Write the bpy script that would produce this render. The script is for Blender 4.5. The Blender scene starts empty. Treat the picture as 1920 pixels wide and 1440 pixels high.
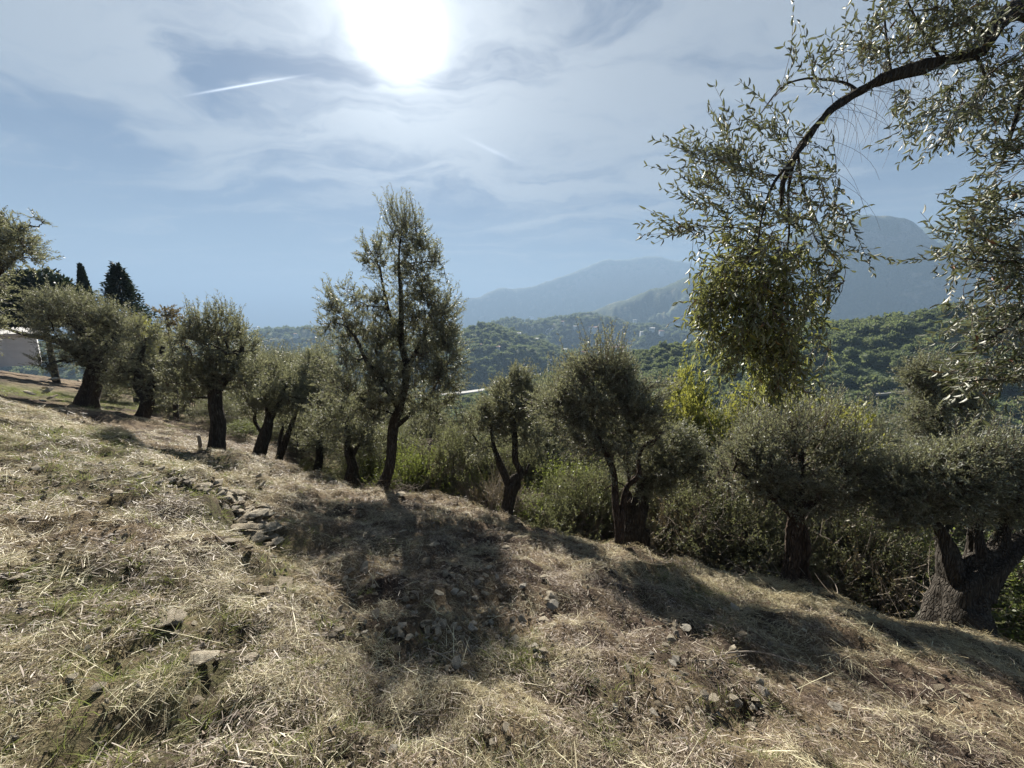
import bpy, bmesh, math, random
import numpy as np
from mathutils import Vector, Matrix

random.seed(7)
RNG = np.random.default_rng(11)
SC = bpy.context.scene
COL = SC.collection

# ------------------------------------------------------------------ camera
F_PX, W_PX, H_PX = 723.0, 1920.0, 1440.0
PITCH = math.radians(9.65)
CAM = np.array([0.0, 0.0, 1.6])
cam_d = bpy.data.cameras.new("camera")
cam_d.sensor_width = 36.0
cam_d.lens = 36.0 * F_PX / W_PX
cam_d.clip_start = 0.05
cam_d.clip_end = 120000.0
cam = bpy.data.objects.new("camera", cam_d)
cam.location = CAM
cam.rotation_euler = (math.radians(90) - PITCH, 0, 0)
COL.objects.link(cam)
SC.camera = cam

cp, sp = math.cos(PITCH), math.sin(PITCH)


def ray(u, v):
    """direction of a photo pixel, with unit length along the view axis"""
    dx, dy = (u - 960.0) / F_PX, (720.0 - v) / F_PX
    return np.array([dx, cp + dy * sp, -sp + dy * cp])


def at(u, v, t):
    return CAM + ray(u, v) * t


# ------------------------------------------------------------------ light
SUN_DIR = ray(742, 52)
SUN_DIR = SUN_DIR / np.linalg.norm(SUN_DIR)
SUN_EL = math.asin(SUN_DIR[2])
SUN_AZ = math.atan2(SUN_DIR[0], SUN_DIR[1])
sun_d = bpy.data.lights.new("sun", 'SUN')
sun_d.energy = 5.0
sun_d.angle = math.radians(0.6)
sun_d.color = (1.0, 0.93, 0.82)
sun = bpy.data.objects.new("sun", sun_d)
sun.rotation_euler = Vector(SUN_DIR).to_track_quat('Z', 'Y').to_euler()
sun.location = (0, 0, 60)
COL.objects.link(sun)

SC.view_settings.view_transform = 'Standard'
SC.view_settings.look = 'None'
SC.view_settings.gamma = 1.0
SC.view_settings.use_curve_mapping = False
SC.view_settings.exposure = 1.85
SC.render.engine = 'CYCLES'
cy = SC.cycles
cy.max_bounces = 6
cy.diffuse_bounces = 3
cy.glossy_bounces = 2
cy.transmission_bounces = 4
cy.volume_bounces = 1
cy.transparent_max_bounces = 4
cy.caustics_reflective = False
cy.caustics_refractive = False
cy.use_denoising = True
cy.sample_clamp_indirect = 4.0


class NT:
    """small helper to wire shader nodes"""

    def __init__(self, tree):
        self.t = tree
        self.n = tree.nodes
        self.l = tree.links

    def new(self, typ, **kw):
        nd = self.n.new(typ)
        for k, v in kw.items():
            setattr(nd, k, v)
        return nd

    def put(self, sock, val):
        if isinstance(val, bpy.types.NodeSocket):
            self.l.new(val, sock)
        elif val is not None:
            sock.default_value = val

    def math(self, op, a, b=None, c=None, clamp=False):
        nd = self.new('ShaderNodeMath', operation=op, use_clamp=clamp)
        self.put(nd.inputs[0], a)
        if b is not None:
            self.put(nd.inputs[1], b)
        if c is not None:
            self.put(nd.inputs[2], c)
        return nd.outputs[0]

    def vmath(self, op, a, b=None, scale=None):
        nd = self.new('ShaderNodeVectorMath', operation=op)
        self.put(nd.inputs[0], a)
        if b is not None:
            self.put(nd.inputs[1], b)
        if scale is not None:
            self.put(nd.inputs['Scale'], scale)
        return nd.outputs['Value'] if op in ('DOT_PRODUCT', 'LENGTH', 'DISTANCE') else nd.outputs['Vector']

    def mix(self, fac, a, b, blend='MIX'):
        nd = self.new('ShaderNodeMix', data_type='RGBA', blend_type=blend)
        self.put(nd.inputs[0], fac)
        self.put(nd.inputs[6], a if isinstance(a, bpy.types.NodeSocket) else (*a, 1.0)[:4])
        self.put(nd.inputs[7], b if isinstance(b, bpy.types.NodeSocket) else (*b, 1.0)[:4])
        return nd.outputs[2]

    def noise(self, vec, scale, detail=4, rough=0.55, dist=0.0, dims='3D'):
        nd = self.new('ShaderNodeTexNoise', noise_dimensions=dims)
        if vec is not None:
            self.put(nd.inputs['Vector'], vec)
        nd.inputs['Scale'].default_value = scale
        nd.inputs['Detail'].default_value = detail
        nd.inputs['Roughness'].default_value = rough
        nd.inputs['Distortion'].default_value = dist
        return nd

    def ramp(self, fac, stops, interp='LINEAR'):
        nd = self.new('ShaderNodeValToRGB')
        cr = nd.color_ramp
        cr.interpolation = interp
        while len(cr.elements) > 1:
            cr.elements.remove(cr.elements[-1])
        cr.elements[0].position = stops[0][0]
        cr.elements[0].color = (*stops[0][1], 1) if len(stops[0][1]) == 3 else stops[0][1]
        for p, c in stops[1:]:
            e = cr.elements.new(p)
            e.color = (*c, 1) if len(c) == 3 else c
        self.put(nd.inputs[0], fac)
        return nd.outputs[0]

    def smooth(self, x, lo, hi):
        nd = self.new('ShaderNodeMapRange', interpolation_type='SMOOTHSTEP')
        self.put(nd.inputs['Value'], x)
        nd.inputs['From Min'].default_value = lo
        nd.inputs['From Max'].default_value = hi
        return nd.outputs[0]


# ------------------------------------------------------------------ sky
QZ = 0.12


def qpt(u, v):
    d = ray(u, v)
    d = d / np.linalg.norm(d)
    return np.array([d[0] / (d[2] + QZ), d[1] / (d[2] + QZ)])


world = bpy.data.worlds.new("World")
SC.world = world
world.use_nodes = True
w = NT(world.node_tree)
w.n.clear()
out = w.new('ShaderNodeOutputWorld')
bg = w.new('ShaderNodeBackground')
w.l.new(bg.outputs[0], out.inputs[0])
sky = w.new('ShaderNodeTexSky', sky_type='NISHITA')
sky.sun_disc = False
sky.sun_elevation = SUN_EL
sky.sun_rotation = SUN_AZ
sky.altitude = 200
sky.air_density = 1.0
sky.dust_density = 0.0
sky.ozone_density = 2.0
tc = w.new('ShaderNodeTexCoord')
dirv = w.vmath('NORMALIZE', tc.outputs['Generated'])
sep = w.new('ShaderNodeSeparateXYZ')
w.l.new(dirv, sep.inputs[0])
zz = w.math('ADD', w.math('MAXIMUM', sep.outputs[2], 0.0), QZ)
qx = w.math('DIVIDE', sep.outputs[0], zz)
qy = w.math('DIVIDE', sep.outputs[1], zz)
comb = w.new('ShaderNodeCombineXYZ')
w.l.new(qx, comb.inputs[0])
w.l.new(qy, comb.inputs[1])
q = comb.outputs[0]
# slow warp of the cirrus sheet
warp = w.noise(q, 0.8, 5, 0.55)
wv = w.vmath('SCALE', w.vmath('SUBTRACT', warp.outputs['Color'], (0.5, 0.5, 0.5)), scale=1.5)
qw = w.vmath('ADD', q, wv)
wv2 = w.vmath('SCALE', w.vmath('SUBTRACT', warp.outputs['Color'], (0.5, 0.5, 0.5)), scale=1.25)
qs = w.vmath('ADD', q, wv2)
mp = w.new('ShaderNodeMapping')
mp.inputs['Rotation'].default_value = (0, 0, math.radians(-38))
mp.inputs['Scale'].default_value = (0.55, 1.7, 1)
w.l.new(qw, mp.inputs[0])
streak = w.noise(mp.outputs[0], 1.9, 9, 0.60, 0.6).outputs['Fac']
big = w.noise(q, 0.5, 3, 0.5, 0.2).outputs['Fac']


def blob(u0, v0, u1, v1, wide, amp, fromv=None):
    """a soft streak of the cirrus sheet between two sky directions"""
    a, b = qpt(u0, v0), qpt(u1, v1)
    c = (a + b) / 2
    half = max(np.linalg.norm(b - a) / 2, 1e-3)
    ax = (b - a) / (2 * half)
    d = w.vmath('SUBTRACT', fromv or qs, (float(c[0]), float(c[1]), 0.0))
    p = w.math('DIVIDE', w.vmath('DOT_PRODUCT', d, (float(ax[0]), float(ax[1]), 0.0)), half)
    r = w.math('DIVIDE', w.vmath('DOT_PRODUCT', d, (float(-ax[1]), float(ax[0]), 0.0)), wide)
    e = w.math('EXPONENT', w.math('MULTIPLY', w.math('ADD', w.math('POWER', w.math('ABSOLUTE', p), 2.6), w.math('MULTIPLY', r, r)), -0.9))
    return w.math('MULTIPLY', e, amp)


cover = None
for bb in (
    (-150, 40, 260, 60, 0.62, 0.85),
    (120, 225, 340, 335, 0.16, 0.38),
    (230, 200, 980, 300, 0.42, 0.55),
    (560, 60, 1150, 60, 0.50, 0.60),
    (900, 170, 1350, 330, 0.80, 0.48),
    (1100, 60, 1600, 230, 0.9, 0.50),
    (580, 370, 860, 360, 0.25, 0.30),
    (60, 345, 320, 335, 0.07, 0.30),
    (1500, 200, 1800, 150, 0.5, 0.16),
    (1000, 440, 1700, 470, 0.5, 0.10),
    (130, 130, 420, 180, 0.20, -0.62),
    (0, 300, 200, 420, 0.5, -0.3),
    (280, 110, 460, 60, 0.14, -0.30),
    (330, 400, 560, 420, 0.9, -0.16),
):
    e = blob(*bb)
    cover = e if cover is None else w.math('ADD', cover, e)
cl = w.math('ADD', cover, w.math('MULTIPLY', w.math('SUBTRACT', streak, 0.5), 3.6))
cl = w.math('ADD', cl, w.math('MULTIPLY', w.math('SUBTRACT', big, 0.5), 0.5))
cloud = w.smooth(cl, -0.28, 0.95)
# away from the view the same thin sheet goes on
trail = blob(380, 174, 540, 146, 0.0045, 1.0, fromv=q)
trail2 = blob(880, 262, 960, 300, 0.012, 0.35, fromv=q)
cs = w.vmath('DOT_PRODUCT', dirv, tuple(float(c) for c in SUN_DIR))
ang = w.math('ARCCOSINE', w.math('MINIMUM', cs, 0.99999))
aur1 = w.math('EXPONENT', w.math('MULTIPLY', w.math('POWER', w.math('DIVIDE', ang, 0.05), 2.0), -1.0))
aur2 = w.math('EXPONENT', w.math('DIVIDE', ang, -0.17))
aur3 = w.math('EXPONENT', w.math('DIVIDE', ang, -0.55))
skyc = w.mix(1.0, sky.outputs[0], (0.135, 0.182, 0.235), 'MULTIPLY')
mist = w.math('EXPONENT', w.math('DIVIDE', w.math('MAXIMUM', sep.outputs[2], 0.0), -0.15))
skyc = w.mix(w.math('MULTIPLY', mist, 0.85), skyc, (2.45, 2.65, 2.65))
# cirrus brightens towards the sun (forward scattering)
cb = w.math('ADD', w.math('ADD', 2.3, w.math('MULTIPLY', aur3, 1.45)), w.math('MULTIPLY', aur2, 2.2))
cc = w.new('ShaderNodeCombineXYZ')
w.l.new(w.math('MULTIPLY', cb, 0.88), cc.inputs[0])
w.l.new(w.math('MULTIPLY', cb, 0.96), cc.inputs[1])
w.l.new(w.math('MULTIPLY', cb, 1.05), cc.inputs[2])
col1 = w.mix(w.math('MULTIPLY', cloud, 0.88), skyc, cc.outputs[0])
col2 = w.mix(w.math('MULTIPLY', w.math('ADD', trail, trail2, clamp=True), 0.85), col1, (7.2, 7.8, 8.8))
glow = w.math('ADD', w.math('MULTIPLY', aur1, 40.0), w.math('MULTIPLY', aur2, 4.4))
gc = w.new('ShaderNodeCombineXYZ')
w.l.new(glow, gc.inputs[0])
w.l.new(w.math('MULTIPLY', glow, 0.98), gc.inputs[1])
w.l.new(w.math('MULTIPLY', glow, 0.90), gc.inputs[2])
final = w.mix(1.0, col2, gc.outputs[0], 'ADD')
w.l.new(final, bg.inputs[0])
bg.inputs[1].default_value = 0.05


# ------------------------------------------------------------------ small helpers
def sstep(x, a, b):
    t = np.clip((x - a) / (b - a), 0, 1)
    return t * t * (3 - 2 * t)


def _hash(ix, iy, seed):
    h = (ix.astype(np.int64) * 374761393 + iy.astype(np.int64) * 668265263 + seed * 974634777) & 0xffffffff
    h = ((h ^ (h >> 13)) * 1274126177) & 0xffffffff
    h = (h ^ (h >> 16)) & 0xffffffff
    return h / 4294967295.0


def vnoise(x, y, seed=0):
    x = np.asarray(x, float); y = np.asarray(y, float)
    ix, iy = np.floor(x), np.floor(y)
    fx, fy = x - ix, y - iy
    fx = fx * fx * (3 - 2 * fx); fy = fy * fy * (3 - 2 * fy)
    a = _hash(ix, iy, seed); b = _hash(ix + 1, iy, seed)
    c = _hash(ix, iy + 1, seed); d = _hash(ix + 1, iy + 1, seed)
    return (a * (1 - fx) + b * fx) * (1 - fy) + (c * (1 - fx) + d * fx) * fy - 0.5


def fbm(x, y, seed=0, octv=4, gain=0.5):
    s, a, f = 0, 1.0, 1.0
    for k in range(octv):
        s = s + a * vnoise(x * f + 17.3 * k, y * f - 9.1 * k, seed + k)
        a *= gain; f *= 2.03
    return s


def set_props(o, label=None, cat=None, group=None, kind=None):
    if label: o['label'] = label
    if cat: o['category'] = cat
    if group: o['group'] = group
    if kind: o['kind'] = kind
    return o


def empty(name, loc, label, cat, group=None):
    o = bpy.data.objects.new(name, None)
    o.empty_display_size = 0.2
    o.location = loc
    COL.objects.link(o)
    return set_props(o, label, cat, group)


def link(name, me, parent=None, loc=None):
    o = bpy.data.objects.new(name, me)
    COL.objects.link(o)
    if parent is not None:
        o.parent = parent
    if loc is not None:
        o.location = loc
    return o


def mesh_np(name, V, Fq, mat=None, smooth=False):
    """mesh from numpy verts and an (n,k) face array"""
    me = bpy.data.meshes.new(name)
    V = np.ascontiguousarray(V, dtype=np.float32); Fq = np.ascontiguousarray(Fq, dtype=np.int32)
    n, k = Fq.shape
    me.vertices.add(len(V)); me.vertices.foreach_set('co', V.ravel())
    me.loops.add(n * k); me.loops.foreach_set('vertex_index', Fq.ravel())
    me.polygons.add(n)
    me.polygons.foreach_set('loop_start', np.arange(0, n * k, k, dtype=np.int32))
    me.polygons.foreach_set('loop_total', np.full(n, k, dtype=np.int32))
    me.polygons.foreach_set('use_smooth', np.full(n, smooth, dtype=bool))
    me.update(calc_edges=True)
    if mat: me.materials.append(mat)
    return me


def copy_tree(o, loc, rz, sc):
    r = o.copy(); COL.objects.link(r)
    r.location = loc; r.rotation_euler = (0, 0, rz); r.scale = sc
    for ch in list(o.children):
        c = ch.copy(); COL.objects.link(c); c.parent = r
        for g in list(ch.children):
            d = g.copy(); COL.objects.link(d); d.parent = c
    return r


def scatter(name, protos, pts, rot, scl, idx, label, cat, kind='stuff'):
    """one object whose geometry nodes set the prototypes down on its points"""
    me = bpy.data.meshes.new(name)
    me.vertices.add(len(pts)); me.vertices.foreach_set('co', np.asarray(pts, np.float32).ravel())
    for nm, typ, arr in (('rot', 'FLOAT_VECTOR', rot), ('scl', 'FLOAT_VECTOR', scl)):
        a = me.attributes.new(nm, typ, 'POINT'); a.data.foreach_set('vector', np.asarray(arr, np.float32).ravel())
    a = me.attributes.new('idx', 'INT', 'POINT'); a.data.foreach_set('value', np.asarray(idx, np.int32))
    o = link(name, me)
    ng = bpy.data.node_groups.new(name + '_nodes', 'GeometryNodeTree')
    ng.interface.new_socket('Geometry', in_out='INPUT', socket_type='NodeSocketGeometry')
    ng.interface.new_socket('Geometry', in_out='OUTPUT', socket_type='NodeSocketGeometry')
    N, L = ng.nodes, ng.links
    gi, go = N.new('NodeGroupInput'), N.new('NodeGroupOutput')
    iop = N.new('GeometryNodeInstanceOnPoints')
    L.new(gi.outputs[0], iop.inputs['Points'])
    jn = N.new('GeometryNodeJoinGeometry')
    for p in protos:
        oi = N.new('GeometryNodeObjectInfo'); oi.inputs['Object'].default_value = p
        oi.inputs['As Instance'].default_value = True
        L.new(oi.outputs['Geometry'], jn.inputs[0])
    L.new(jn.outputs[0], iop.inputs['Instance'])
    iop.inputs['Pick Instance'].default_value = True
    for nm, typ, sock in (('rot', 'FLOAT_VECTOR', 'Rotation'), ('scl', 'FLOAT_VECTOR', 'Scale'), ('idx', 'INT', 'Instance Index')):
        na = N.new('GeometryNodeInputNamedAttribute'); na.data_type = typ
        na.inputs['Name'].default_value = nm
        outp = [s for s in na.outputs if s.enabled][0]
        L.new(outp, iop.inputs[sock])
    L.new(iop.outputs[0], go.inputs[0])
    m = o.modifiers.new('scatter', 'NODES'); m.node_group = ng
    set_props(o, label, cat, None, kind)
    return o


def proto_object(name, me):
    return bpy.data.objects.new(name, me)     # never linked: only read by the scatter nodes


# ------------------------------------------------------------------ materials
def new_mat(name):
    m = bpy.data.materials.new(name); m.use_nodes = True
    t = NT(m.node_tree); t.n.clear()
    o = t.new('ShaderNodeOutputMaterial')
    return m, t, o


def bsdf(t, color, rough, bump=None, bstr=0.5, bdist=0.02, spec=0.35):
    b = t.new('ShaderNodeBsdfPrincipled')
    t.put(b.inputs['Base Color'], color if isinstance(color, bpy.types.NodeSocket) else (*color, 1))
    t.put(b.inputs['Roughness'], rough)
    b.inputs['Specular IOR Level'].default_value = spec
    if bump is not None:
        bn = t.new('ShaderNodeBump'); bn.inputs['Strength'].default_value = bstr
        bn.inputs['Distance'].default_value = bdist
        t.l.new(bump, bn.inputs['Height']); t.l.new(bn.outputs[0], b.inputs['Normal'])
    return b


def leaf_mat(name, tops, under, transl, tfac=0.35, rough=0.4, island=True, spec=0.5):
    m, t, o = new_mat(name)
    if island:
        r = t.new('ShaderNodeNewGeometry').outputs['Random Per Island']
    else:
        r = t.new('ShaderNodeObjectInfo').outputs['Random']
    c = t.ramp(r, tops)
    g = t.new('ShaderNodeNewGeometry')
    c2 = t.mix(g.outputs['Backfacing'], c, under)
    b = bsdf(t, c2, rough, spec=spec)
    tr = t.new('ShaderNodeBsdfTranslucent')
    tr.inputs[0].default_value = (*transl, 1)
    mx = t.new('ShaderNodeMixShader'); mx.inputs[0].default_value = tfac
    t.l.new(b.outputs[0], mx.inputs[1]); t.l.new(tr.outputs[0], mx.inputs[2])
    t.l.new(mx.outputs[0], o.inputs[0])
    return m


M = {}
M['olive_leaf'] = leaf_mat('olive_leaf', [(0, (0.085, 0.094, 0.066)), (0.6, (0.13, 0.14, 0.10)), (0.9, (0.19, 0.19, 0.14)), (1, (0.27, 0.24, 0.17))],
                           (0.25, 0.265, 0.225), (0.28, 0.29, 0.15), 0.34, 0.46, spec=0.35)
M['near_leaf'] = leaf_mat('near_leaf', [(0, (0.055, 0.075, 0.035)), (0.55, (0.085, 0.105, 0.045)), (0.88, (0.13, 0.14, 0.05)), (0.965, (0.20, 0.19, 0.04)), (0.985, (0.30, 0.10, 0.04)), (1, (0.28, 0.09, 0.05))],
                          (0.24, 0.25, 0.21), (0.20, 0.22, 0.10), 0.20, 0.52)
M['near_leaf_one'] = leaf_mat('near_leaf_one', [(0, (0.055, 0.075, 0.035)), (0.55, (0.085, 0.105, 0.045)), (0.88, (0.13, 0.14, 0.05)), (0.96, (0.22, 0.20, 0.04)), (1, (0.30, 0.10, 0.04))],
                              (0.24, 0.25, 0.21), (0.20, 0.22, 0.10), 0.20, 0.52, island=False)
M['sucker_leaf'] = leaf_mat('sucker_leaf', [(0, (0.075, 0.09, 0.03)), (0.5, (0.12, 0.14, 0.04)), (0.88, (0.20, 0.20, 0.05)), (0.96, (0.30, 0.27, 0.05)), (0.985, (0.34, 0.13, 0.05)), (1, (0.30, 0.10, 0.05))],
                            (0.25, 0.26, 0.16), (0.30, 0.32, 0.09), 0.32, 0.50)
M['sucker_leaf_one'] = leaf_mat('sucker_leaf_one', [(0, (0.075, 0.09, 0.03)), (0.5, (0.12, 0.14, 0.04)), (0.88, (0.20, 0.20, 0.05)), (0.97, (0.30, 0.27, 0.05)), (1, (0.34, 0.13, 0.05))],
                                (0.25, 0.26, 0.16), (0.30, 0.32, 0.09), 0.32, 0.50, island=False)
M['shrub_leaf'] = leaf_mat('shrub_leaf', [(0, (0.07, 0.08, 0.05)), (0.6, (0.12, 0.13, 0.08)), (1, (0.21, 0.20, 0.13))], (0.17, 0.18, 0.13), (0.24, 0.26, 0.11), 0.34, 0.5, spec=0.3)
M['green_leaf'] = leaf_mat('green_leaf', [(0, (0.06, 0.08, 0.03)), (0.6, (0.10, 0.125, 0.04)), (1, (0.18, 0.19, 0.06))], (0.13, 0.16, 0.07), (0.24, 0.29, 0.06), 0.42, 0.45)
M['yellow_leaf'] = leaf_mat('yellow_leaf', [(0, (0.15, 0.17, 0.04)), (0.6, (0.24, 0.24, 0.06)), (1, (0.32, 0.26, 0.07))], (0.24, 0.25, 0.08), (0.34, 0.35, 0.07), 0.40, 0.5)
M['brown_leaf'] = leaf_mat('brown_leaf', [(0, (0.12, 0.10, 0.07)), (0.6, (0.18, 0.16, 0.11)), (1, (0.17, 0.17, 0.10))], (0.16, 0.14, 0.09), (0.2, 0.16, 0.07), 0.3, 0.5)
M['dark_needle'] = leaf_mat('dark_needle', [(0, (0.018, 0.03, 0.018)), (1, (0.035, 0.05, 0.026))], (0.03, 0.045, 0.025), (0.03, 0.05, 0.02), 0.15, 0.6)
M['far_leaf'] = leaf_mat('far_leaf', [(0, (0.040, 0.062, 0.034)), (0.35, (0.07, 0.095, 0.048)), (0.7, (0.105, 0.125, 0.065)), (0.9, (0.15, 0.155, 0.08)), (1, (0.20, 0.17, 0.09))], (0.10, 0.125, 0.07), (0.19, 0.23, 0.09), 0.40, 0.7, island=False, spec=0.15)
M['grass_blade'] = leaf_mat('grass_blade', [(0, (0.10, 0.13, 0.045)), (0.6, (0.18, 0.20, 0.075)), (1, (0.32, 0.31, 0.14))], (0.16, 0.185, 0.07), (0.26, 0.30, 0.09), 0.35, 0.5)


def straw_mat(name, stops, island):
    m, t, o = new_mat(name)
    r1 = t.new('ShaderNodeNewGeometry').outputs['Random Per Island']
    r2 = t.new('ShaderNodeObjectInfo').outputs['Random']
    r = t.math('ADD', t.math('MULTIPLY', r1, 0.7), t.math('MULTIPLY', r2, 0.3))
    b = bsdf(t, t.ramp(r, stops), 0.5, spec=0.4)
    tr = t.new('ShaderNodeBsdfTranslucent'); tr.inputs[0].default_value = (0.5, 0.42, 0.26, 1)
    mx = t.new('ShaderNodeMixShader'); mx.inputs[0].default_value = 0.22
    t.l.new(b.outputs[0], mx.inputs[1]); t.l.new(tr.outputs[0], mx.inputs[2])
    t.l.new(mx.outputs[0], o.inputs[0])
    return m


M['straw'] = straw_mat('straw', [(0, (0.12, 0.09, 0.055)), (0.3, (0.30, 0.25, 0.155)), (0.55, (0.52, 0.465, 0.30)), (0.8, (0.70, 0.66, 0.45)), (1, (0.80, 0.79, 0.56))], True)
M['thatch'] = straw_mat('thatch', [(0, (0.07, 0.05, 0.042)), (0.4, (0.17, 0.13, 0.105)), (0.75, (0.32, 0.265, 0.215)), (1, (0.60, 0.55, 0.44))], True)


def bark_mat(name, stops):
    m, t, o = new_mat(name)
    v = t.new('ShaderNodeTexCoord').outputs['Object']
    def st(sc):
        mpn = t.new('ShaderNodeMapping'); mpn.inputs['Scale'].default_value = sc
        t.l.new(v, mpn.inputs[0]); return mpn.outputs[0]
    fis = t.noise(st((1, 1, 0.12)), 26, 5, 0.62, 0.8).outputs['Fac']
    flk = t.noise(st((1, 1, 0.5)), 45, 6, 0.7, 0.4).outputs['Fac']
    lich = t.noise(v, 7, 5, 0.65).outputs['Fac']
    vor = t.new('ShaderNodeTexVoronoi'); vor.feature = 'DISTANCE_TO_EDGE'; t.l.new(st((1, 1, 0.10)), vor.inputs['Vector']); vor.inputs['Scale'].default_value = 30
    crack = t.smooth(vor.outputs['Distance'], 0.0, 0.22)
    c = t.ramp(t.math('ADD', t.math('MULTIPLY', fis, 0.6), t.math('MULTIPLY', flk, 0.4)), stops)
    c = t.mix(t.math('MULTIPLY', t.smooth(lich, 0.56, 0.70), 0.5), c, (0.20, 0.20, 0.165))
    c = t.mix(t.math('MULTIPLY', t.math('SUBTRACT', 1.0, crack), 0.5), c, (0.016, 0.013, 0.011))
    hgt = t.math('ADD', t.math('MULTIPLY', crack, 0.7), t.math('ADD', fis, t.math('MULTIPLY', flk, 0.5)))
    b = bsdf(t, c, 0.95, hgt, 1.0, 0.035, 0.15)
    t.l.new(b.outputs[0], o.inputs[0])
    return m


def simple(name, stops, scale, rough=0.8, bstr=0.6, bdist=0.01, bscale=None, spec=0.3, obj=True, stretch=None):
    m, t, o = new_mat(name)
    v = t.new('ShaderNodeTexCoord').outputs['Object']
    if stretch:
        mpn = t.new('ShaderNodeMapping'); mpn.inputs['Scale'].default_value = stretch
        t.l.new(v, mpn.inputs[0]); v = mpn.outputs[0]
    n = t.noise(v, scale, 6, 0.6, 0.3)
    nb = t.noise(v, bscale or scale * 3, 6, 0.65)
    cc_ = t.ramp(n.outputs['Fac'], stops)
    if 'stone' in name:
        rv_ = t.new('ShaderNodeObjectInfo').outputs['Random']
        cc_ = t.mix(1.0, cc_, t.ramp(rv_, [(0, (0.48, 0.44, 0.38)), (0.5, (0.82, 0.80, 0.76)), (1, (1.1, 1.08, 1.02))]), 'MULTIPLY')
    b = bsdf(t, cc_, rough, nb.outputs['Fac'], bstr, bdist, spec)
    t.l.new(b.outputs[0], o.inputs[0])
    return m


M['bark'] = bark_mat('bark', [(0.25, (0.028, 0.024, 0.020)), (0.5, (0.075, 0.066, 0.056)), (0.75, (0.18, 0.165, 0.145))])
M['red_bark'] = bark_mat('red_bark', [(0.25, (0.035, 0.025, 0.02)), (0.5, (0.085, 0.062, 0.05)), (0.75, (0.17, 0.135, 0.11))])
M['twig'] = simple('twig', [(0.3, (0.07, 0.055, 0.042)), (0.7, (0.16, 0.13, 0.10))], 12, 0.85, 0.4, 0.005, 50)
M['dead_twig'] = simple('dead_twig', [(0.3, (0.19, 0.155, 0.125)), (0.7, (0.36, 0.32, 0.27))], 12, 0.85, 0.4, 0.005, 50)
M['limestone'] = simple('limestone', [(0.28, (0.24, 0.20, 0.15)), (0.42, (0.44, 0.39, 0.31)), (0.58, (0.58, 0.53, 0.43)), (0.75, (0.70, 0.66, 0.57))], 5, 0.9, 1.0, 0.03, 16)
M['grey_stone'] = simple('grey_stone', [(0.28, (0.22, 0.20, 0.17)), (0.5, (0.46, 0.43, 0.38)), (0.75, (0.64, 0.61, 0.55))], 5, 0.9, 1.0, 0.03, 16)
M['olive_fruit'] = simple('olive_fruit', [(0.3, (0.012, 0.008, 0.014)), (0.7, (0.03, 0.015, 0.03))], 20, 0.25, 0.0, 0.001, spec=0.5)
M['white_wall'] = simple('white_wall', [(0.3, (0.62, 0.63, 0.63)), (0.6, (0.72, 0.73, 0.74)), (0.8, (0.80, 0.81, 0.82))], 0.9, 0.9, 0.2, 0.01, 12)
M['roof_pale'] = simple('roof_pale', [(0.3, (0.55, 0.53, 0.50)), (0.7, (0.72, 0.70, 0.66))], 1.5, 0.6, 0.2, 0.01, 9)
M['roof_red'] = simple('roof_red', [(0.3, (0.34, 0.17, 0.12)), (0.7, (0.46, 0.27, 0.20))], 0.6, 0.8, 0.2, 0.01, 5)
M['pane'] = simple('pane', [(0.3, (0.04, 0.05, 0.06)), (0.7, (0.06, 0.07, 0.08))], 2, 0.15, 0.0, 0.001, spec=0.5)
M['concrete'] = simple('concrete', [(0.3, (0.26, 0.26, 0.25)), (0.7, (0.36, 0.355, 0.34))], 0.05, 0.8, 0.0, 0.01)
M['road'] = simple('road', [(0.3, (0.16, 0.16, 0.15)), (0.7, (0.24, 0.235, 0.225))], 0.05, 0.8, 0.0, 0.01)
M['wood_post'] = simple('wood_post', [(0.3, (0.20, 0.17, 0.14)), (0.7, (0.32, 0.28, 0.23))], 9, 0.9, 0.4, 0.01, stretch=(1, 1, .2))


# ------------------------------------------------------------------ the near hillside
PA, PB = -0.17, -0.319


def plane_z(x, y):
    return PA * x + PB * y


def on_plane(u, v):
    d = ray(u, v)
    t = (plane_z(0, 0) - CAM[2]) / (d[2] - PA * d[0] - PB * d[1])
    return CAM + d * t, t


def poly_px(pts):
    return np.array([on_plane(u, v)[0][:2] for u, v in pts])


EDGE = poly_px([(405, 848), (490, 866), (560, 885), (660, 908), (735, 918), (860, 937), (950, 965), (1060, 1000), (1160, 1025),
                (1330, 1066), (1490, 1093), (1640, 1142), (1750, 1168), (1920, 1213)])
EDGE = np.vstack([[EDGE[0] + np.array([-3.5, 14.0])], [EDGE[0] + np.array([-1.0, 3.5])], EDGE, [EDGE[-1] + np.array([0.6, -1.4])], [EDGE[-1] + np.array([2.5, -9])]])
PATH = poly_px([(60, 790), (180, 828), (255, 862), (330, 905), (430, 957), (440, 1010), (500, 1085), (590, 1150), (680, 1250), (740, 1440)])


def signed_dist(x, y, P):
    """distance to an open polyline, positive on its left side (walking along it)"""
    best = np.full(np.shape(x), 1e9); sg = np.ones(np.shape(x))
    for a, b in zip(P[:-1], P[1:]):
        ab = b - a
        t = np.clip(((x - a[0]) * ab[0] + (y - a[1]) * ab[1]) / (ab @ ab), 0, 1)
        px, py = x - (a[0] + t * ab[0]), y - (a[1] + t * ab[1])
        d = np.hypot(px, py)
        s = np.where(ab[0] * (y - a[1]) - ab[1] * (x - a[0]) > 0, 1.0, -1.0)
        m = d < best
        best = np.where(m, d, best); sg = np.where(m, s, sg)
    return best * sg


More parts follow.
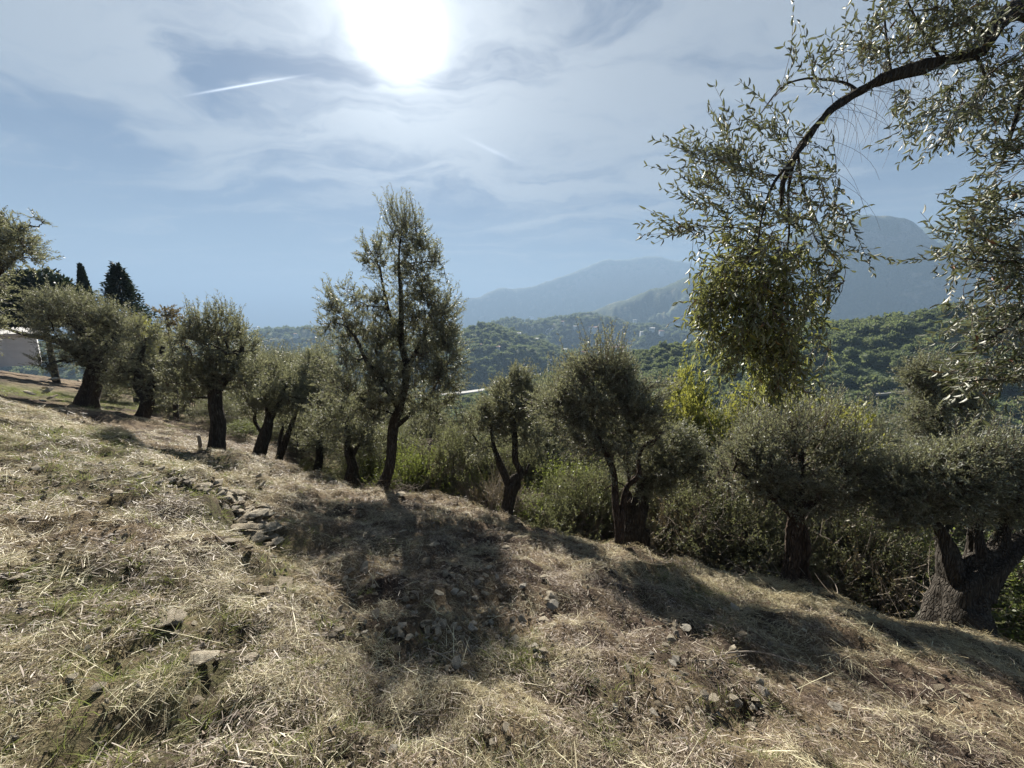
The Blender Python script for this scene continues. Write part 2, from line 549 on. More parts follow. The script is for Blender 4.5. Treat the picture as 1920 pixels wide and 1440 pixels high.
MOUNDS = []
for (u, v, h, r) in ((450, 872, 0.16, 0.9), (170, 790, 0.30, 1.6), (60, 760, 0.2, 2.5), (510, 1092, 0.10, 0.30), (1290, 1080, 0.12, 0.8),
                     (640, 1150, 0.05, 0.25), (250, 960, 0.12, 1.0), (100, 860, 0.15, 1.2)):
    p, _ = on_plane(u, v); MOUNDS.append((p[0], p[1], h, r))
PITS = []
for (u, v, h, r) in ((225, 1000, 0.07, 0.12), (235, 1020, 0.06, 0.12), (485, 1130, 0.09, 0.12), (480, 1180, 0.05, 0.08), (40, 1095, 0.06, 0.10),
                     (160, 1085, 0.05, 0.08), (990, 1055, 0.10, 0.07), (730, 1262, 0.09, 0.08), (540, 1290, 0.07, 0.07), (700, 1350, 0.06, 0.08),
                     (1540, 1210, 0.07, 0.13), (1600, 1225, 0.06, 0.1), (1820, 1290, 0.06, 0.09), (1700, 1310, 0.06, 0.12), (450, 1310, 0.06, 0.06),
                     (820, 1235, 0.06, 0.06), (1000, 1430, 0.05, 0.05), (310, 1090, 0.05, 0.1), (600, 958, 0.08, 0.12), (1900, 1235, .05, .08)):
    p, _ = on_plane(u, v); PITS.append((p[0], p[1], h, r))


def H(x, y):
    x = np.asarray(x, float); y = np.asarray(y, float)
    z = plane_z(x, y)
    r = np.hypot(x, y)
    # the plane does not rise for ever to the left: bend it a little
    z = z - 0.0016 * np.clip(-x - 25, 0, None) ** 1.6
    e = signed_dist(x, y, EDGE)                 # left of the edge = beyond it
    hgt = np.interp(x, [-12, -7, -3, 0, 4, 7], [0.35, 0.55, 1.0, 1.5, 1.6, 1.6])
    z = z - hgt * sstep(e, -0.10, 1.3) - 0.06 * sstep(e, -0.9, 0.1)
    z = z - 0.10 * np.clip(e - 4, 0, 40)
    p = -signed_dist(x, y, PATH)                # right of the line towards the camera = left in view
    bank = np.interp(r, [1.0, 2.5, 5, 12, 18], [0.03, 0.14, 0.40, 0.48, 0.2])
    z = z + bank * (sstep(p, -0.22, 0.18) * np.exp(-np.clip(p, 0, None) / 5.0))
    for mx, my, h, rr in MOUNDS:
        z = z + h * np.exp(-((x - mx) ** 2 + (y - my) ** 2) / rr ** 2)
    z = z + 0.10 * fbm(x * 0.45, y * 0.45, 3, 3) * sstep(r, 0.5, 4)
    z = z + 0.19 * fbm(x * 1.9, y * 1.9, 8, 3)
    z = z + 0.10 * fbm(x * 6.5, y * 6.5, 15, 3) * (1 - 0.7 * sstep(r, 8, 20))
    for mx, my, h, rr in PITS:
        z = z - h * np.exp(-((x - mx) ** 2 + (y - my) ** 2) / rr ** 2)
    return z


H0 = float(H(np.array([0.0]), np.array([0.0]))[0])


def h1(x, y):
    return float(H(np.array([x]), np.array([y]))[0])


def hit_ground(u, v, tmax=40):
    """where the ray of a pixel meets the hillside"""
    d = ray(u, v)
    ts = np.linspace(0.8, tmax, 4000)
    P = CAM[None] + d[None] * ts[:, None]
    below = P[:, 2] < H(P[:, 0], P[:, 1])
    k = int(np.argmax(below)) if below.any() else len(ts) - 1
    return P[k], ts[k]


A_, D_ = 8.0, 0.0072
gx = A_ * np.sinh(np.arange(-400, 345) * D_)
gy = 2.0 + A_ * np.sinh(np.arange(-115, 398) * D_)
GX, GY = np.meshgrid(gx, gy)
GZ = H(GX, GY)
ny, nx = GX.shape
V = np.stack([GX.ravel(), GY.ravel(), GZ.ravel()], 1)
ii = (np.arange(ny - 1)[:, None] * nx + np.arange(nx - 1)[None]).ravel()
Fg = np.stack([ii, ii + 1, ii + nx + 1, ii + nx], 1)

m, t, o = new_mat('hillside_soil')
pos = t.new('ShaderNodeNewGeometry').outputs['Position']
n1 = t.noise(pos, 1.3, 5, 0.6, 0.4).outputs['Fac']
n2 = t.noise(pos, 14, 6, 0.7, 0.5).outputs['Fac']
n3 = t.noise(pos, 60, 5, 0.7, 0.3).outputs['Fac']
soil = t.ramp(n2, [(0.3, (0.028, 0.019, 0.015)), (0.5, (0.065, 0.046, 0.036)), (0.7, (0.15, 0.115, 0.085))])
strawc = t.ramp(n3, [(0.3, (0.06, 0.04, 0.028)), (0.5, (0.16, 0.12, 0.078)), (0.7, (0.36, 0.29, 0.19))])
c = t.mix(t.smooth(n1, 0.40, 0.6), soil, strawc)
at_g = t.new('ShaderNodeAttribute', attribute_name='green')
gn = t.ramp(n3, [(0.3, (0.045, 0.055, 0.02)), (0.7, (0.15, 0.17, 0.06))])
c = t.mix(t.math('MULTIPLY', at_g.outputs['Fac'], t.smooth(n2, 0.3, 0.65)), c, gn)
hh = t.math('ADD', n2, t.math('MULTIPLY', n3, 0.5))
b = bsdf(t, c, 0.95, hh, 1.0, 0.05, 0.15)
t.l.new(b.outputs[0], o.inputs[0])
M['soil'] = m

me = mesh_np('hillside_ground', V, Fg, M['soil'], True)
edge_d = signed_dist(GX, GY, EDGE).ravel()


def px_green(x, y):
    """where living grass shows through the mown straw (0..1)"""
    g = 0.55 * sstep(fbm(x * 0.6, y * 0.6, 41, 3), 0.0, 0.35) * (0.25 + 0.75 * sstep(-signed_dist(x, y, PATH), -0.3, 0.5))
    for (u, v, r, a) in ((250, 930, 1.3, 0.9), (400, 925, 0.8, 1.0), (130, 880, 2.2, 0.9), (960, 1225, 0.25, 1.0), (1000, 1240, 0.22, 0.9), (470, 1025, 0.5, 0.8),
                         (540, 1165, 0.25, 0.6), (60, 1000, 0.8, 0.4), (60, 735, 6, 1.0), (20, 1240, 0.5, 0.7), (1300, 1100, 0.6, 0.7), (60, 1330, 0.4, 0.6), (330, 1000, .5, .6)):
        p, _ = on_plane(u, v)
        g = np.maximum(g, a * np.exp(-((x - p[0]) ** 2 + (y - p[1]) ** 2) / r ** 2))
    return g


gr = np.maximum(px_green(GX, GY).ravel(), sstep(edge_d, 0.6, 2.0) * 0.85)
a = me.attributes.new('green', 'FLOAT', 'POINT'); a.data.foreach_set('value', gr.astype(np.float32))
hill = link('hillside_ground', me); set_props(hill, kind='structure', label='mown stony slope falling away to the right', cat='ground')

# ------------------------------------------------------------------ the valley, ridge by ridge
SEA = -230.0


def sky_line(pts):
    az, el = [], []
    for u, v in pts:
        d = ray(u, v); az.append(math.atan2(d[0], d[1])); el.append(d[2] / math.hypot(d[0], d[1]))
    return np.array(az), np.array(el)


LAYERS = [   # distance, skyline pixels
    (380, [(-400, 800), (0, 790), (500, 770), (760, 765), (900, 745), (1000, 715), (1100, 690), (1170, 668), (1250, 648), (1330, 650), (1400, 632), (1500, 618), (1560, 613),
           (1640, 606), (1700, 597), (1760, 587), (1850, 590), (1920, 600), (2300, 600)]),
    (950, [(-400, 660), (0, 655), (450, 665), (600, 670), (780, 645), (870, 624), (895, 612), (930, 612), (960, 628), (1020, 645), (1060, 664), (1120, 676), (1300, 690), (1500, 700), (1920, 720), (2300, 720)]),
    (1900, [(-400, 640), (300, 634), (440, 628), (500, 623), (560, 618), (620, 617), (700, 625), (880, 628), (930, 604), (960, 598), (1000, 606), (1060, 596), (1100, 590), (1150, 596), (1200, 610), (1300, 620), (1500, 640),
            (1920, 650), (2300, 650)]),
    (2900, [(-400, 700), (500, 690), (860, 640), (1000, 618), (1060, 600), (1130, 576), (1200, 551), (1260, 531), (1310, 512), (1350, 492), (1420, 460), (1500, 432), (1560, 418), (1590, 410),
            (1640, 404), (1700, 409), (1722, 418), (1738, 436), (1760, 452), (1820, 480), (1920, 520), (2300, 560)]),
    (4300, [(-400, 720), (700, 700), (1000, 640), (1300, 560), (1500, 500), (1650, 450), (1735, 424), (1780, 404), (1830, 392), (1880, 398), (1920, 402), (2100, 430), (2300, 470)]),
    (6000, [(-400, 700), (500, 690), (640, 640), (760, 590), (820, 566), (870, 558), (900, 556), (925, 542), (945, 537), (965, 540), (1000, 536), (1060, 516), (1100, 500), (1130, 486), (1200, 482),
            (1232, 480), (1280, 489), (1330, 504), (1500, 560), (1700, 600), (2300, 620)]),
]
azs = np.radians(np.linspace(-72, 72, 900))
prof_r, prof_z = [], []
sx, sy = np.sin(azs), np.cos(azs)


def base_z(r):
    return plane_z(sx * r, sy * r) - 2.6


prof_r += [22.0, 55.0, 100.0]
prof_z += [base_z(22.0), base_z(55.0) - 2.5, np.minimum(base_z(100.0) * 1.02 - 5, -18)]
prof_r.append(185.0)
prof_z.append(np.full(len(azs), -72.0))
prev = None
for k, (r, pts) in enumerate(LAYERS):
    A, E = sky_line(pts)
    z = CAM[2] + np.interp(azs, A, E) * r
    kk = np.exp(-np.linspace(-2, 2, 9) ** 2); kk /= kk.sum()
    z = np.convolve(np.pad(z, 4, 'edge'), kk, 'valid')
    if prev is not None:
        rv = math.sqrt(prev[0] * r) * 1.02
        depth = {1: 62, 2: 75, 3: 110, 4: 250, 5: 330}[k]
        zv = np.minimum(prev[1], z) - depth
        zv = np.maximum(zv, -235.0 if k < 5 else -300.0)
        prof_r.append(rv); prof_z.append(zv)
    prof_r.append(float(r)); prof_z.append(z)
    prev = (r, z)
prof_r.append(9500.0); prof_z.append(np.full(len(azs), -400.0))
rs = np.geomspace(22, 9500, 440)
lr = np.log(np.array(prof_r)); PZ = np.array(prof_z)
VZ = np.zeros((len(rs), len(azs)))
for i, r in enumerate(rs):
    k = min(max(int(np.searchsorted(lr, math.log(r), 'right')) - 1, 0), len(lr) - 2)
    f = (math.log(r) - lr[k]) / (lr[k + 1] - lr[k])
    f2 = f * f * (3 - 2 * f); f2 = 0.6 * f2 + 0.4 * f
    VZ[i] = PZ[k] * (1 - f2) + PZ[k + 1] * f2
RR, AZ = np.meshgrid(rs, azs, indexing='ij')
VX, VY = RR * np.sin(AZ), RR * np.cos(AZ)
ridge_near = np.min(np.abs(np.log(RR)[..., None] - np.log(np.array([l[0] for l in LAYERS]))), -1)
free = sstep(ridge_near, 0.0, 0.16)
nz = (1 - 2.2 * np.abs(fbm(VX / 320, VY / 320, 71, 6, 0.6))) * 0.040 + 0.030 * fbm(VX / 95, VY / 95, 77, 4)
VZ = VZ + (nz - 0.02) * RR * (0.12 + 0.88 * free) * (1 - 0.55 * sstep(RR, 4500, 6000)) * sstep(RR, 60, 500)
# finer roughness everywhere so that skylines are not clean curves
VZ = VZ + 0.0035 * RR * fbm(VX / (RR * 0.03), VY / (RR * 0.03), 90, 3) * sstep(RR, 150, 900) * 0.5


def valley_z(x, y):
    r = np.hypot(x, y); a = np.arctan2(x, y)
    fi = np.clip((np.log(r) - math.log(22)) / (math.log(9500) - math.log(22)) * (len(rs) - 1), 0, len(rs) - 1.001)
    fj = np.clip((a - azs[0]) / (azs[-1] - azs[0]) * (len(azs) - 1), 0, len(azs) - 1.001)
    i, j = fi.astype(int), fj.astype(int); p, q_ = fi - i, fj - j
    return (VZ[i, j] * (1 - p) + VZ[i + 1, j] * p) * (1 - q_) + (VZ[i, j + 1] * (1 - p) + VZ[i + 1, j + 1] * p) * q_


nr, na = VX.shape
V = np.stack([VX.ravel(), VY.ravel(), VZ.ravel()], 1)
ii = (np.arange(nr - 1)[:, None] * na + np.arange(na - 1)[None]).ravel()
Fv = np.stack([ii, ii + na, ii + na + 1, ii + 1], 1)
m, t, o = new_mat('valley_cover')
geo = t.new('ShaderNodeNewGeometry')
pos = geo.outputs['Position']
sepn = t.new('ShaderNodeSeparateXYZ'); t.l.new(geo.outputs['Normal'], sepn.inputs[0])
sepp = t.new('ShaderNodeSeparateXYZ'); t.l.new(pos, sepp.inputs[0])
n1 = t.noise(pos, 0.012, 6, 0.62, 0.4).outputs['Fac']
n2 = t.noise(pos, 0.10, 5, 0.65, 0.2).outputs['Fac']
wood = t.ramp(n2, [(0.3, (0.028, 0.045, 0.020)), (0.55, (0.062, 0.082, 0.034)), (0.75, (0.115, 0.12, 0.055))])
open_ = t.ramp(n1, [(0.3, (0.10, 0.12, 0.055)), (0.7, (0.20, 0.18, 0.11))])
c = t.mix(t.smooth(n1, 0.52, 0.66), wood, open_)
rock = t.ramp(n2, [(0.3, (0.13, 0.12, 0.10)), (0.7, (0.30, 0.27, 0.235))])
steep = t.math('SUBTRACT', 1.0, sepn.outputs[2])
rk = t.math('MULTIPLY', t.smooth(t.math('ADD', steep, t.math('MULTIPLY', t.math('SUBTRACT', n1, 0.5), 0.7)), 0.27, 0.42), t.smooth(sepp.outputs[2], 200.0, 480.0))
c = t.mix(rk, c, rock)
b = bsdf(t, c, 0.95, n2, 1.0, 6.0, 0.1)
t.l.new(b.outputs[0], o.inputs[0])
me = mesh_np('valley_hills', V, Fv, m, True)
vh = link('valley_hills', me); set_props(vh, kind='structure', label='wooded valley and hazy mountains beyond the grove', cat='hills')

# the sea
m, t, o = new_mat('sea_water')
nb = t.noise(t.new('ShaderNodeNewGeometry').outputs['Position'], 0.02, 4, 0.6)
b = bsdf(t, (0.02, 0.05, 0.08), 0.22, nb.outputs['Fac'], 0.4, 2.0, 0.5)
t.l.new(b.outputs[0], o.inputs[0])
seaR = 17000.0
ang_ = np.radians(np.linspace(-80, 80, 60))
Vs = [[0, 500, SEA]] + [[seaR * math.sin(x), seaR * math.cos(x), SEA] for x in ang_]
Fs = np.array([[0, k + 2, k + 1] for k in range(59)])
sea = link('sea', mesh_np('sea', np.array(Vs, float), Fs, m)); set_props(sea, kind='structure', label='pale sea at the horizon', cat='sea')

# ------------------------------------------------------------------ haze
bm = bmesh.new(); bmesh.ops.create_cube(bm, size=1.0)
me = bpy.data.meshes.new('haze')
zb, zt = -420.0, float(VZ.max()) + 30.0
for v_ in bm.verts:
    v_.co = Vector((v_.co.x * 38000.0, 8600.0 + v_.co.y * 18400.0, (zb + zt) / 2 + v_.co.z * (zt - zb)))
bm.to_mesh(me); bm.free()
m, t, o = new_mat('haze_air')
pv = t.new('ShaderNodeVolumePrincipled')
pv.inputs['Color'].default_value = (0.27, 0.385, 0.545, 1)
pv.inputs['Density'].default_value = 2.6e-4
pv.inputs['Anisotropy'].default_value = 0.1
t.l.new(pv.outputs[0], o.inputs['Volume'])
me.materials.append(m)
hz = link('haze', me); set_props(hz, kind='stuff', label='pale blue haze filling the valley air', cat='haze')


# ------------------------------------------------------------------ tree kit
def catmull(P, n):
    P = np.asarray(P, float)
    if len(P) == 2:
        s = np.linspace(0, 1, n)[:, None]
        return P[0] * (1 - s) + P[1] * s
    Q = np.vstack([2 * P[0] - P[1], P, 2 * P[-1] - P[-2]])
    out_ = []
    seg = len(P) - 1
    for s in np.linspace(0, seg, n):
        i = min(int(s), seg - 1); f = s - i
        a, b_, c_, d = Q[i], Q[i + 1], Q[i + 2], Q[i + 3]
        out_.append(0.5 * ((2 * b_) + (-a + c_) * f + (2 * a - 5 * b_ + 4 * c_ - d) * f * f + (-a + 3 * b_ - 3 * c_ + d) * f ** 3))
    return np.array(out_)


class Tubes:
    def __init__(self):
        self.V, self.F, self.n = [], [], 0

    def add(self, P, R, sides=6, gnarl=0.0, seed=0, cap=True):
        P = np.asarray(P, float); R = np.asarray(R, float); n = len(P)
        T = np.gradient(P, axis=0); T /= np.linalg.norm(T, axis=1)[:, None] + 1e-9
        up = np.array([0.31, 0.22, 0.05]) if abs(T[0][2]) > 0.8 else np.array([0, 0, 1.0])
        N = np.cross(T[0], up); N /= np.linalg.norm(N)
        ang = np.arange(sides) / sides * 2 * math.pi
        rings = []
        for i in range(n):
            N = N - T[i] * (N @ T[i]); N /= np.linalg.norm(N) + 1e-9
            B = np.cross(T[i], N)
            rr = R[i] * np.ones(sides)
            if gnarl:
                rr = rr * (1 + gnarl * (0.55 * np.sin(3 * ang + seed + i * 0.16) + 0.40 * np.sin(5 * ang + 2.1 * seed - i * 0.23)
                                        + 0.9 * vnoise(np.cos(ang) * 1.6 + seed * 7, np.sin(ang) * 1.6 + i * 0.22, seed) + 0.30 * np.sin(8 * ang + 1.3 * seed + i * 0.20) + 0.25 * np.sin(11 * ang - seed + i * 0.13)))
            rings.append(P[i] + np.outer(np.cos(ang) * rr, N) + np.outer(np.sin(ang) * rr, B))
        V_ = np.vstack(rings + [P[-1:] + T[-1:] * R[-1]])
        i0 = (np.arange(n - 1)[:, None] * sides + np.arange(sides)[None])
        i1 = (np.arange(n - 1)[:, None] * sides + (np.arange(sides)[None] + 1) % sides)
        F1 = np.stack([i0.ravel(), i1.ravel(), (i1 + sides).ravel()], 1)
        F2 = np.stack([i0.ravel(), (i1 + sides).ravel(), (i0 + sides).ravel()], 1)
        e = (n - 1) * sides
        F3 = np.stack([e + np.arange(sides), e + (np.arange(sides) + 1) % sides, np.full(sides, n * sides)], 1)
        self.V.append(V_); self.F.append(np.vstack([F1, F2, F3]) + self.n); self.n += len(V_)

    def mesh(self, name, mat, origin):
        if not self.V:
            return None
        V_ = np.vstack(self.V) - origin
        return mesh_np(name, V_, np.vstack(self.F), mat, True)


def unit(A):
    return A / (np.linalg.norm(A, axis=-1, keepdims=True) + 1e-9)


def many_twigs(a, b_, c_, r, seg=4):
    """thin three-sided bent rods through a, b, c (arrays of points)"""
    n = len(a)
    s = np.linspace(0, 1, seg)[None, :, None]
    P = (1 - s) ** 2 * a[:, None] + 2 * s * (1 - s) * b_[:, None] + s ** 2 * c_[:, None]
    T = unit(np.gradient(P, axis=1))
    N = unit(np.cross(T, np.array([0.37, 0.81, 0.45])[None, None])); B = np.cross(T, N)
    rad = (r[:, None] * np.linspace(1, 0.45, seg)[None])[..., None]
    rings = []
    for k in range(3):
        an = k * 2 * math.pi / 3
        rings.append(P + (N * math.cos(an) + B * math.sin(an)) * rad)
    V_ = np.stack(rings, 2)          # n, seg, 3, 3
    idx = np.arange(n * seg * 3).reshape(n, seg, 3)
    Fs_ = []
    for k in range(3):
        k2 = (k + 1) % 3
        Fs_.append(np.stack([idx[:, :-1, k], idx[:, :-1, k2], idx[:, 1:, k2], idx[:, 1:, k]], -1).reshape(-1, 4))
    return V_.reshape(-1, 3), np.vstack(Fs_)


def bez(a, b_, c_, s):
    return (1 - s) ** 2 * a + 2 * s * (1 - s) * b_ + s ** 2 * c_


def leaf_quads(pos, d, wdir, L, W):
    """diamond leaves: stem end, two widest points, tip; a slight fold"""
    nrm = np.cross(d, wdir)
    p0 = pos
    p1 = pos + d * (L * 0.45)[:, None] + wdir * (W * 0.5)[:, None] + nrm * (L * 0.03)[:, None]
    p2 = pos + d * L[:, None]
    p3 = pos + d * (L * 0.45)[:, None] - wdir * (W * 0.5)[:, None] + nrm * (L * 0.03)[:, None]
    V_ = np.stack([p0, p1, p2, p3], 1).reshape(-1, 3)
    F_ = np.arange(len(pos) * 4).reshape(-1, 4)
    return V_, F_


def grow(name, label, cat, base, trunks, crowns, rng, leaf='olive_leaf', bark='bark', twigm='twig', leafL=0.06, leafW=0.014, per=26,
         group=None, twig_len=0.38, n_limb=14, n_sub=70, up=0.35, limb_r=0.03, gnarl=0.22, sides=12, spread_=0.9, foliage_name='crown', shoots=0, bare=0, leaf_scale_far=1.0, bias=None):
    """trunks: list of lists of (point, radius); crowns: list of (centre, radii, number of twigs)."""
    base = np.asarray(base, float)
    root = empty(name, base, label, cat, group)
    tb = Tubes(); nodes = []
    for k, tr in enumerate(trunks):
        P = np.array([p for p, _ in tr]); R = np.array([r for _, r in tr])
        n = max(6, int(np.sum(np.linalg.norm(np.diff(P, axis=0), axis=1)) / 0.06))
        n = min(n, 60)
        Pn = catmull(P, n); Rn = np.interp(np.linspace(0, 1, n), np.linspace(0, 1, len(R)), R)
        Pn = Pn + np.stack([vnoise(np.arange(n) * 0.20, np.full(n, 3.1 * k), 5 + k), vnoise(np.arange(n) * 0.20, np.full(n, 9.1 * k), 9 + k), 0 * Rn], 1) * (Rn[:, None] * np.where(Rn[:, None] > 0.12, 0.25, 0.6))
        tb.add(Pn, Rn, 30 if Rn.max() > 0.10 else (20 if Rn.max() > 0.05 else sides), gnarl, seed=k + int(rng.integers(50)))
        nodes.append(Pn[n // 3:] if n > 8 else Pn)
    tme = tb.mesh('trunk', M[bark], base)
    link('trunk', tme, root)
    nodes = np.vstack(nodes)
    crowns = [(a_, b_, int(c_ * 1.25)) for a_, b_, c_ in crowns]
    tot = sum(c_[2] for c_ in crowns)
    # limbs and branches
    br = Tubes()

    def sample(n, fill):
        pts, dirs = [], []
        for c_, r_, w_ in crowns:
            k = max(1, int(round(n * w_ / tot)))
            g = unit(rng.normal(size=(k, 3))) * (rng.random((k, 1)) ** fill)
            pts.append(np.asarray(c_) + g * np.asarray(r_)); dirs.append(g)
        return np.vstack(pts), np.vstack(dirs)

    for n_, r0, fill, step in ((n_limb, limb_r, 0.6, 7), (n_sub, limb_r * 0.42, 0.45, 6)):
        tg, _ = sample(n_, fill)
        tg = tg * 1.0
        order = np.argsort(np.min(np.linalg.norm(tg[:, None] - nodes[None, ::3], axis=2), axis=1))
        newn = []
        pool = nodes
        for i in order:
            p = tg[i]
            d = np.linalg.norm(pool - p, axis=1) + 0.9 * np.clip(pool[:, 2] - p[2], 0, None)
            a_ = pool[int(np.argmin(d))]
            L_ = np.linalg.norm(p - a_)
            if L_ < 0.12:
                continue
            mid = (a_ + p) / 2 + rng.normal(size=3) * L_ * 0.10 + np.array([0, 0, 0.10 * L_])
            nn = step
            s = np.linspace(0, 1, nn)[:, None]
            Q = bez(a_, mid, p, s) + rng.normal(size=(nn, 3)) * 0.012 * (s * (1 - s) * 4)
            rr = r0 * min(1.4, 0.5 + L_ * 0.5)
            br.add(Q, np.linspace(rr, rr * 0.35, nn), 5)
            newn.append(Q[1:])
            pool = np.vstack([pool, Q[2:]])
        nodes = pool
    bme = br.mesh('branches', M[bark], base)
    # twigs
    tips, g = sample(tot, 0.34)
    # clumps: keep more of the tips where a slow 3-d pattern is high, so that gaps open
    sd_ = int(rng.integers(1000)); fq = 2.3 if leafL < 0.08 else 1.7
    kk = 0.5 + 0.5 * (vnoise(tips[:, 0] * fq + tips[:, 2] * 0.9, tips[:, 1] * fq + tips[:, 2] * fq, sd_) + vnoise(tips[:, 0] * fq * 1.3 - tips[:, 1] * .8, tips[:, 2] * fq * 1.4 + tips[:, 1], sd_ + 3)) * 2
    keep = kk + rng.random(len(tips)) * 0.6 > 0.62
    tips = tips + g * ((kk - 0.5) * 0.34)[:, None]
    tips, g = tips[keep], g[keep]
    n = len(tips)
    best = np.zeros(n, int)
    for i0 in range(0, n, 500):
        dd = np.linalg.norm(tips[i0:i0 + 500, None] - nodes[None], axis=2)
        best[i0:i0 + 500] = np.argmin(dd, axis=1)
    a_ = nodes[best]
    out_d = unit(tips - a_ + 1e-6)
    cd = unit(g * spread_ + np.array([0, 0, up]) + rng.normal(size=(n, 3)) * 0.45 + (np.asarray(bias) if bias is not None else 0))
    Lt = twig_len * (0.6 + 0.8 * rng.random(n))
    start = tips - cd * (Lt * 0.45)[:, None]
    end = tips + cd * (Lt * 0.55)[:, None]
    if shoots:
        # long upright water shoots on the crown's top
        tp = np.argsort(-tips[:, 2] + rng.random(n) * 0.5)[:shoots]
        Lt[tp] *= 1.25
        cd[tp] = unit(np.array([0, 0, 1.0]) + rng.normal(size=(shoots, 3)) * 0.22)
        start[tp] = tips[tp]; end[tp] = tips[tp] + cd[tp] * Lt[tp][:, None]
    far = np.linalg.norm(start - a_, axis=1) > 0.9
    a_[far] = start[far] - out_d[far] * 0.35
    mid = start + rng.normal(size=(n, 3)) * 0.03
    tv, tf = many_twigs(a_, mid, end, np.full(n, 0.0042 * (1 + leafL * 4)), 4)
    tw = mesh_np('twigs', tv - base, tf, M[twigm], True)
    tp_ = link('twigs', tw, root); tp_['kind'] = 'stuff'
    if bme is not None:
        bo = link('branches', bme, root); bo['kind'] = 'stuff'
    # leaves
    leafy = np.ones(n, bool)
    if bare:
        leafy[rng.permutation(n)[:int(bare * n)]] = False
    a2, m2, e2 = a_[leafy], mid[leafy], end[leafy]
    n2_ = len(a2)
    s = (0.38 + 0.62 * (np.arange(per) + 0.5) / per)[None, :, None] + rng.normal(size=(n2_, per, 1)) * 0.015
    pos_ = bez(a2[:, None], m2[:, None], e2[:, None], s)
    tan = unit(bez(a2[:, None], m2[:, None], e2[:, None], s + 0.02) - pos_)
    side = unit(np.cross(tan, rng.normal(size=(n2_, per, 3))))
    d = unit(tan * 0.75 + side * (0.5 + 0.6 * rng.random((n2_, per, 1))) + np.array([0, 0, 0.05]))
    wd = unit(np.cross(d, rng.normal(size=(n2_, per, 3))))
    L_ = leafL * (0.65 + 0.6 * rng.random(n2_ * per)); W_ = leafW * (0.7 + 0.6 * rng.random(n2_ * per))
    lv, lf = leaf_quads(pos_.reshape(-1, 3), d.reshape(-1, 3), wd.reshape(-1, 3), L_, W_)
    cm = mesh_np(foliage_name, lv - base, lf, M[leaf], False)
    link(foliage_name, cm, root)['kind'] = 'stuff'
    return root


def px_tree(name, label, cat, bu, bv, trunks_px, crowns_px, rng, t=None, thick=0.8, **kw):
    """a tree described by where its parts stand in the photograph, put at its real distance and size"""
    p, tt = on_plane(bu, bv)
    t_ = t or tt
    base = CAM + ray(bu, bv) * t_
    gz = h1(base[0], base[1])
    tr = []
    for k, line in enumerate(trunks_px):
        pts = []
        for i, q_ in enumerate(line):
            u, v, wpx = q_[:3]; dt = q_[3] if len(q_) > 3 else 0.0
            pts.append((at(u, v, t_ + dt), wpx / 2 * t_ / F_PX))
        if k == 0 or (len(line[0]) > 4):
            # root flare going into the soil
            P0, r0 = pts[0]
            low = P0.copy(); low[2] = min(gz, P0[2]) - 0.10
            pts.insert(0, (low, r0 * 1.15))
        tr.append(pts)
    cr = []
    for (u, v, ru, rv, n, *dt) in crowns_px:
        c_ = at(u, v, t_ + (dt[0] if dt else 0.0))
        rx, rz = ru * t_ / F_PX, rv * t_ / F_PX
        ry = thick * (rx + rz) / 2
        cr.append((c_, (rx, ry, rz), n))
    return grow(name, label, cat, np.array([base[0], base[1], min(gz, base[2])]), tr, cr, rng, **kw)


def R_(k):
    return np.random.default_rng(1000 + k)


G_EDGE = 'olive trees along the edge of the mown slope'
T = {}
# tall tree at the centre
T['tall'] = px_tree('olive_tree', 'tall narrow olive tree rising high above all the others', 'olive tree', 722, 918,
    [[(714, 918, 22), (734, 862, 18), (739, 800, 17), (752, 762, 15), (762, 700, 12, 0.1), (752, 640, 10, 0.1), (752, 560, 8), (748, 490, 4), (752, 440, 2.4)],
     [(750, 765, 13), (722, 722, 9, -0.2), (690, 680, 7, -0.4), (665, 630, 5, -.5)], [(757, 700, 10), (790, 640, 8, 0.3), (812, 570, 5, 0.4)],
     [(752, 640, 8, 0.1), (725, 570, 6, 0.3), (712, 500, 4, 0.3)], [(742, 800, 9), (775, 770, 7, 0.3), (810, 740, 5, .4)]],
    [(754, 446, 46, 44, 200), (718, 492, 42, 44, 170), (790, 498, 44, 52, 230), (752, 560, 62, 60, 330), (800, 600, 58, 62, 330, 0.2), (836, 590, 24, 40, 70), (655, 575, 44, 38, 120, -0.2), (634, 620, 30, 46, 110, -.1), (690, 640, 60, 50, 260), (770, 660, 88, 56, 520, .1), (680, 715, 74, 60, 400, -.2), (770, 725, 84, 58, 480), (838, 690, 30, 84, 240, 0.2), (812, 780, 44, 40, 160, 0.3), (700, 778, 36, 24, 80, -.2)],
    R_(1), up=0.45, shoots=60, n_limb=26, n_sub=120, limb_r=0.026, per=24, thick=0.75, group=G_EDGE, leafL=0.066, leafW=0.016)
